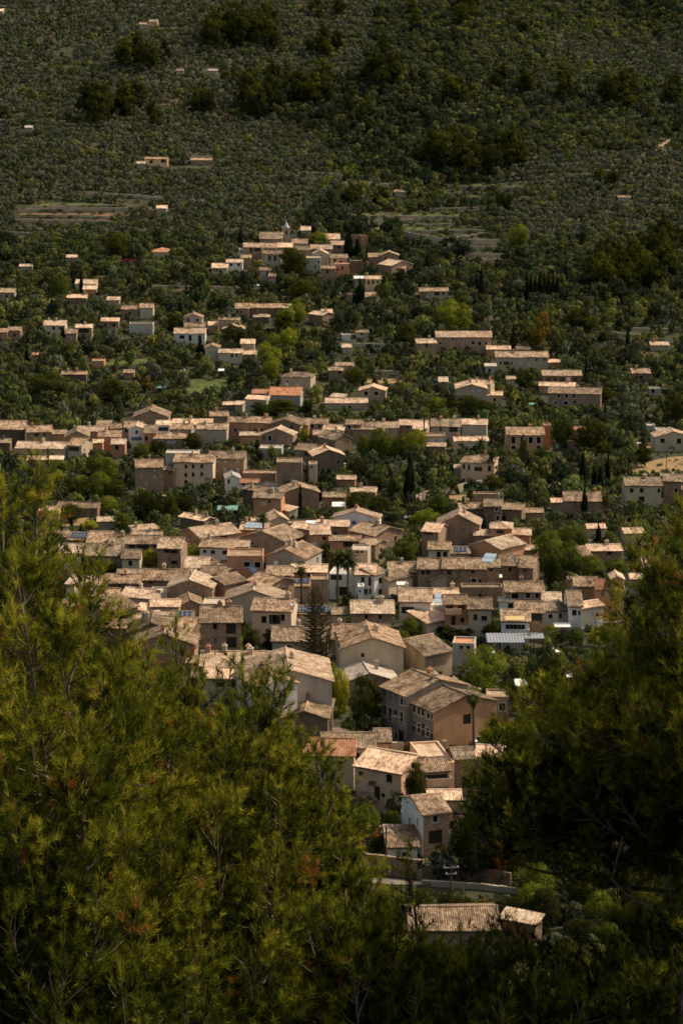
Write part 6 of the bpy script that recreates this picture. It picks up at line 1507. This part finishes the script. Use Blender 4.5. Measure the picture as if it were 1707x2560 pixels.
    wood_.build('trunk', 'bark', root); tw_ = twig.build('branch', 'bark', root); tw_['kind'] = 'stuff'
    if pale.v: pw_ = pale.build('dead_branch', 'bark_pale', root); pw_['kind'] = 'stuff'
    for c in conepos[:14]:
        mb = MB(); c = c-base
        prev = None
        for k, (zz, rr) in enumerate([(0,.006),(.012,.022),(.03,.028),(.05,.02),(.066,.004)]): 
            if prev: mb.cyl(prev[0], (c[0], c[1], c[2]-zz), prev[1], rr, 7, False)
            prev = ((c[0], c[1], c[2]-zz), rr)
        mb.build('cone', 'cone', root)
    print(label[:30], 'needles', len(val), 'shoots', len(B))
g = lambda x, y, up: (x, y, up)
# left tree with the highest tip
pine('tall left pine whose feathery leader rises against the valley', 'the tall left pine', (-2.9, 25.8, 1.2),
  [(95,1160,24,.62),(5,1230,22.5,.9),(215,1395,24.5,.8),(40,1420,22,1.0),(150,1570,22,1.05),(300,1560,25,.75),(-90,1400,24.5,1.1),(250,1700,22.6,1.0),(60,1760,21,1.0),(350,1690,24,.9),(-30,1560,23,1),(200,1900,21,1),(20,2020,20.5,1),(120,1330,25,.7),(-60,1700,21,1)], 21, 1.15)
pine('broad middle left pine with cone bearing twigs at top', 'the broad middle left pine', (-1.3, 27.0, 1.2),
  [(440,1570,26.5,.42,0),(385,1660,26,.8),(500,1700,26,.85),(605,1655,25.2,.62),(690,1690,24.8,.8),(640,1790,24.6,1),(560,1830,24,1),(430,1850,24,1),(330,1900,23.4,1),(720,1830,25.4,.8),(790,1880,25.5,.72),(700,1960,24,.95),(540,2010,23,1),(400,2080,22.4,1),(820,2020,25,.9),(690,2160,23,1),(300,2150,22,1)], 22, 1.15)
pine('lower central pine spreading along the bottom of the view', 'the lower central pine', (.4, 25.6, .9),
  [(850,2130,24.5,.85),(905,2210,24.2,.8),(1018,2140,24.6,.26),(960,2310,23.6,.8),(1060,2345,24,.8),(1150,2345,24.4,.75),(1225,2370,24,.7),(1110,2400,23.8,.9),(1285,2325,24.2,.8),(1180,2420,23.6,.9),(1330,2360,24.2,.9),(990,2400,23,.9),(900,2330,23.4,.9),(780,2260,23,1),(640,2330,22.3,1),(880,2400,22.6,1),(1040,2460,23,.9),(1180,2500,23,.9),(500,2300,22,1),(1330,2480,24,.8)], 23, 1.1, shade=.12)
pine('low left pine filling the bottom left corner', 'the low left pine', (-2.2, 22.6, .8),
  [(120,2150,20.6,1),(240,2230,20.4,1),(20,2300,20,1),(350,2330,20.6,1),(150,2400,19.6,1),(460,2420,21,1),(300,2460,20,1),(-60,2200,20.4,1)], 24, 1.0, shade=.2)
CR = lambda x, y: y > 2215 + max(0, (1500-x))*-.12 + max(0, x-1600)*.3
pine('dark right pine with a bare curved limb reaching up', 'the dark right pine', (8.2, 26.5, 8.2),
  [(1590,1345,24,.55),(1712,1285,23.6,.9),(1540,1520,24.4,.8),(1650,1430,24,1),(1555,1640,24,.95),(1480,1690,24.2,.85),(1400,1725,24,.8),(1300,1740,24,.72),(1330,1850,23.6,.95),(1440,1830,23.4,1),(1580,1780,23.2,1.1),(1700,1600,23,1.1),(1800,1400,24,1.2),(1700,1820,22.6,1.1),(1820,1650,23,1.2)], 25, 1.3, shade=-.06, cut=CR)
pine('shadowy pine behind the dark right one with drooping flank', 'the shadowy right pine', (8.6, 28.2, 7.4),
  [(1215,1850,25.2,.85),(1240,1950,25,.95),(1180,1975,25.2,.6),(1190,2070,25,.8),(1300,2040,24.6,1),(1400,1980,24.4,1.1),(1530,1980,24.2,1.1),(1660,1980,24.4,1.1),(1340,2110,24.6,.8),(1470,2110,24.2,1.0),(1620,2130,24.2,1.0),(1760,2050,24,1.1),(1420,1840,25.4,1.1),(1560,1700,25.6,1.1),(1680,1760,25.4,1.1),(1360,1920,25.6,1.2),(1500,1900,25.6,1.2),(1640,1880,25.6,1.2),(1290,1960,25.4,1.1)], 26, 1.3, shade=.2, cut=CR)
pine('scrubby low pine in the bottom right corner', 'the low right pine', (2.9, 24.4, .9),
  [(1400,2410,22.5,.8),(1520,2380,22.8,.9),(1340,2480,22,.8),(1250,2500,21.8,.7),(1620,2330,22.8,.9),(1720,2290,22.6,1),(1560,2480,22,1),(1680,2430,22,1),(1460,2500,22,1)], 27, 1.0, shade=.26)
# ------------------------------------------------------------------ camera, light, world
cam = bpy.data.cameras.new('camera'); co = bpy.data.objects.new('camera', cam); COL.objects.link(co); SC.camera = co
cam.sensor_fit = 'VERTICAL'; cam.sensor_height = 36; cam.sensor_width = 24; cam.lens = F/H*36
cam.clip_start = .5; cam.clip_end = 6000
co.location = (0, 0, 0); co.rotation_euler = (math.pi/2-P, 0, 0)
cam.dof.use_dof = True; cam.dof.focus_distance = 25.5; cam.dof.aperture_fstop = 8.5
sd = np.array([.86, .38, 0]); sd /= np.linalg.norm(sd); el = math.radians(49)
sun = bpy.data.lights.new('sun', 'SUN'); sun.energy = SUN_E; sun.angle = math.radians(.53); sun.color = (1.0, .87, .70)
so = bpy.data.objects.new('sun', sun); COL.objects.link(so)
dirv = Vector((sd[0]*math.cos(el), sd[1]*math.cos(el), math.sin(el)))
so.rotation_euler = dirv.to_track_quat('Z', 'Y').to_euler(); so.location = (60, 30, 80)
w = bpy.data.worlds.new('World'); SC.world = w; w.use_nodes = True; nt = w.node_tree
bg = nt.nodes['Background']; sky = nt.nodes.new('ShaderNodeTexSky'); sky.sky_type = 'NISHITA'; sky.sun_disc = False
sky.sun_elevation = el; sky.sun_rotation = math.atan2(sd[0], sd[1]); sky.dust_density = 3.0; sky.air_density = 1.0; sky.altitude = 100
wm = nt.nodes.new('ShaderNodeMix'); wm.data_type = 'RGBA'; wm.blend_type = 'MULTIPLY'; wm.inputs[0].default_value = 1
nt.links.new(sky.outputs[0], wm.inputs[6]); wm.inputs[7].default_value = (1.0, .87, .68, 1); nt.links.new(wm.outputs[2], bg.inputs[0]); bg.inputs[1].default_value = SKY_E
SC.view_settings.view_transform = 'Standard'; SC.view_settings.look = 'None'; SC.view_settings.exposure = 0; SC.view_settings.gamma = 1
SC.cycles.max_bounces = 6; SC.cycles.diffuse_bounces = 3; SC.cycles.transmission_bounces = 3; SC.cycles.transparent_max_bounces = 4
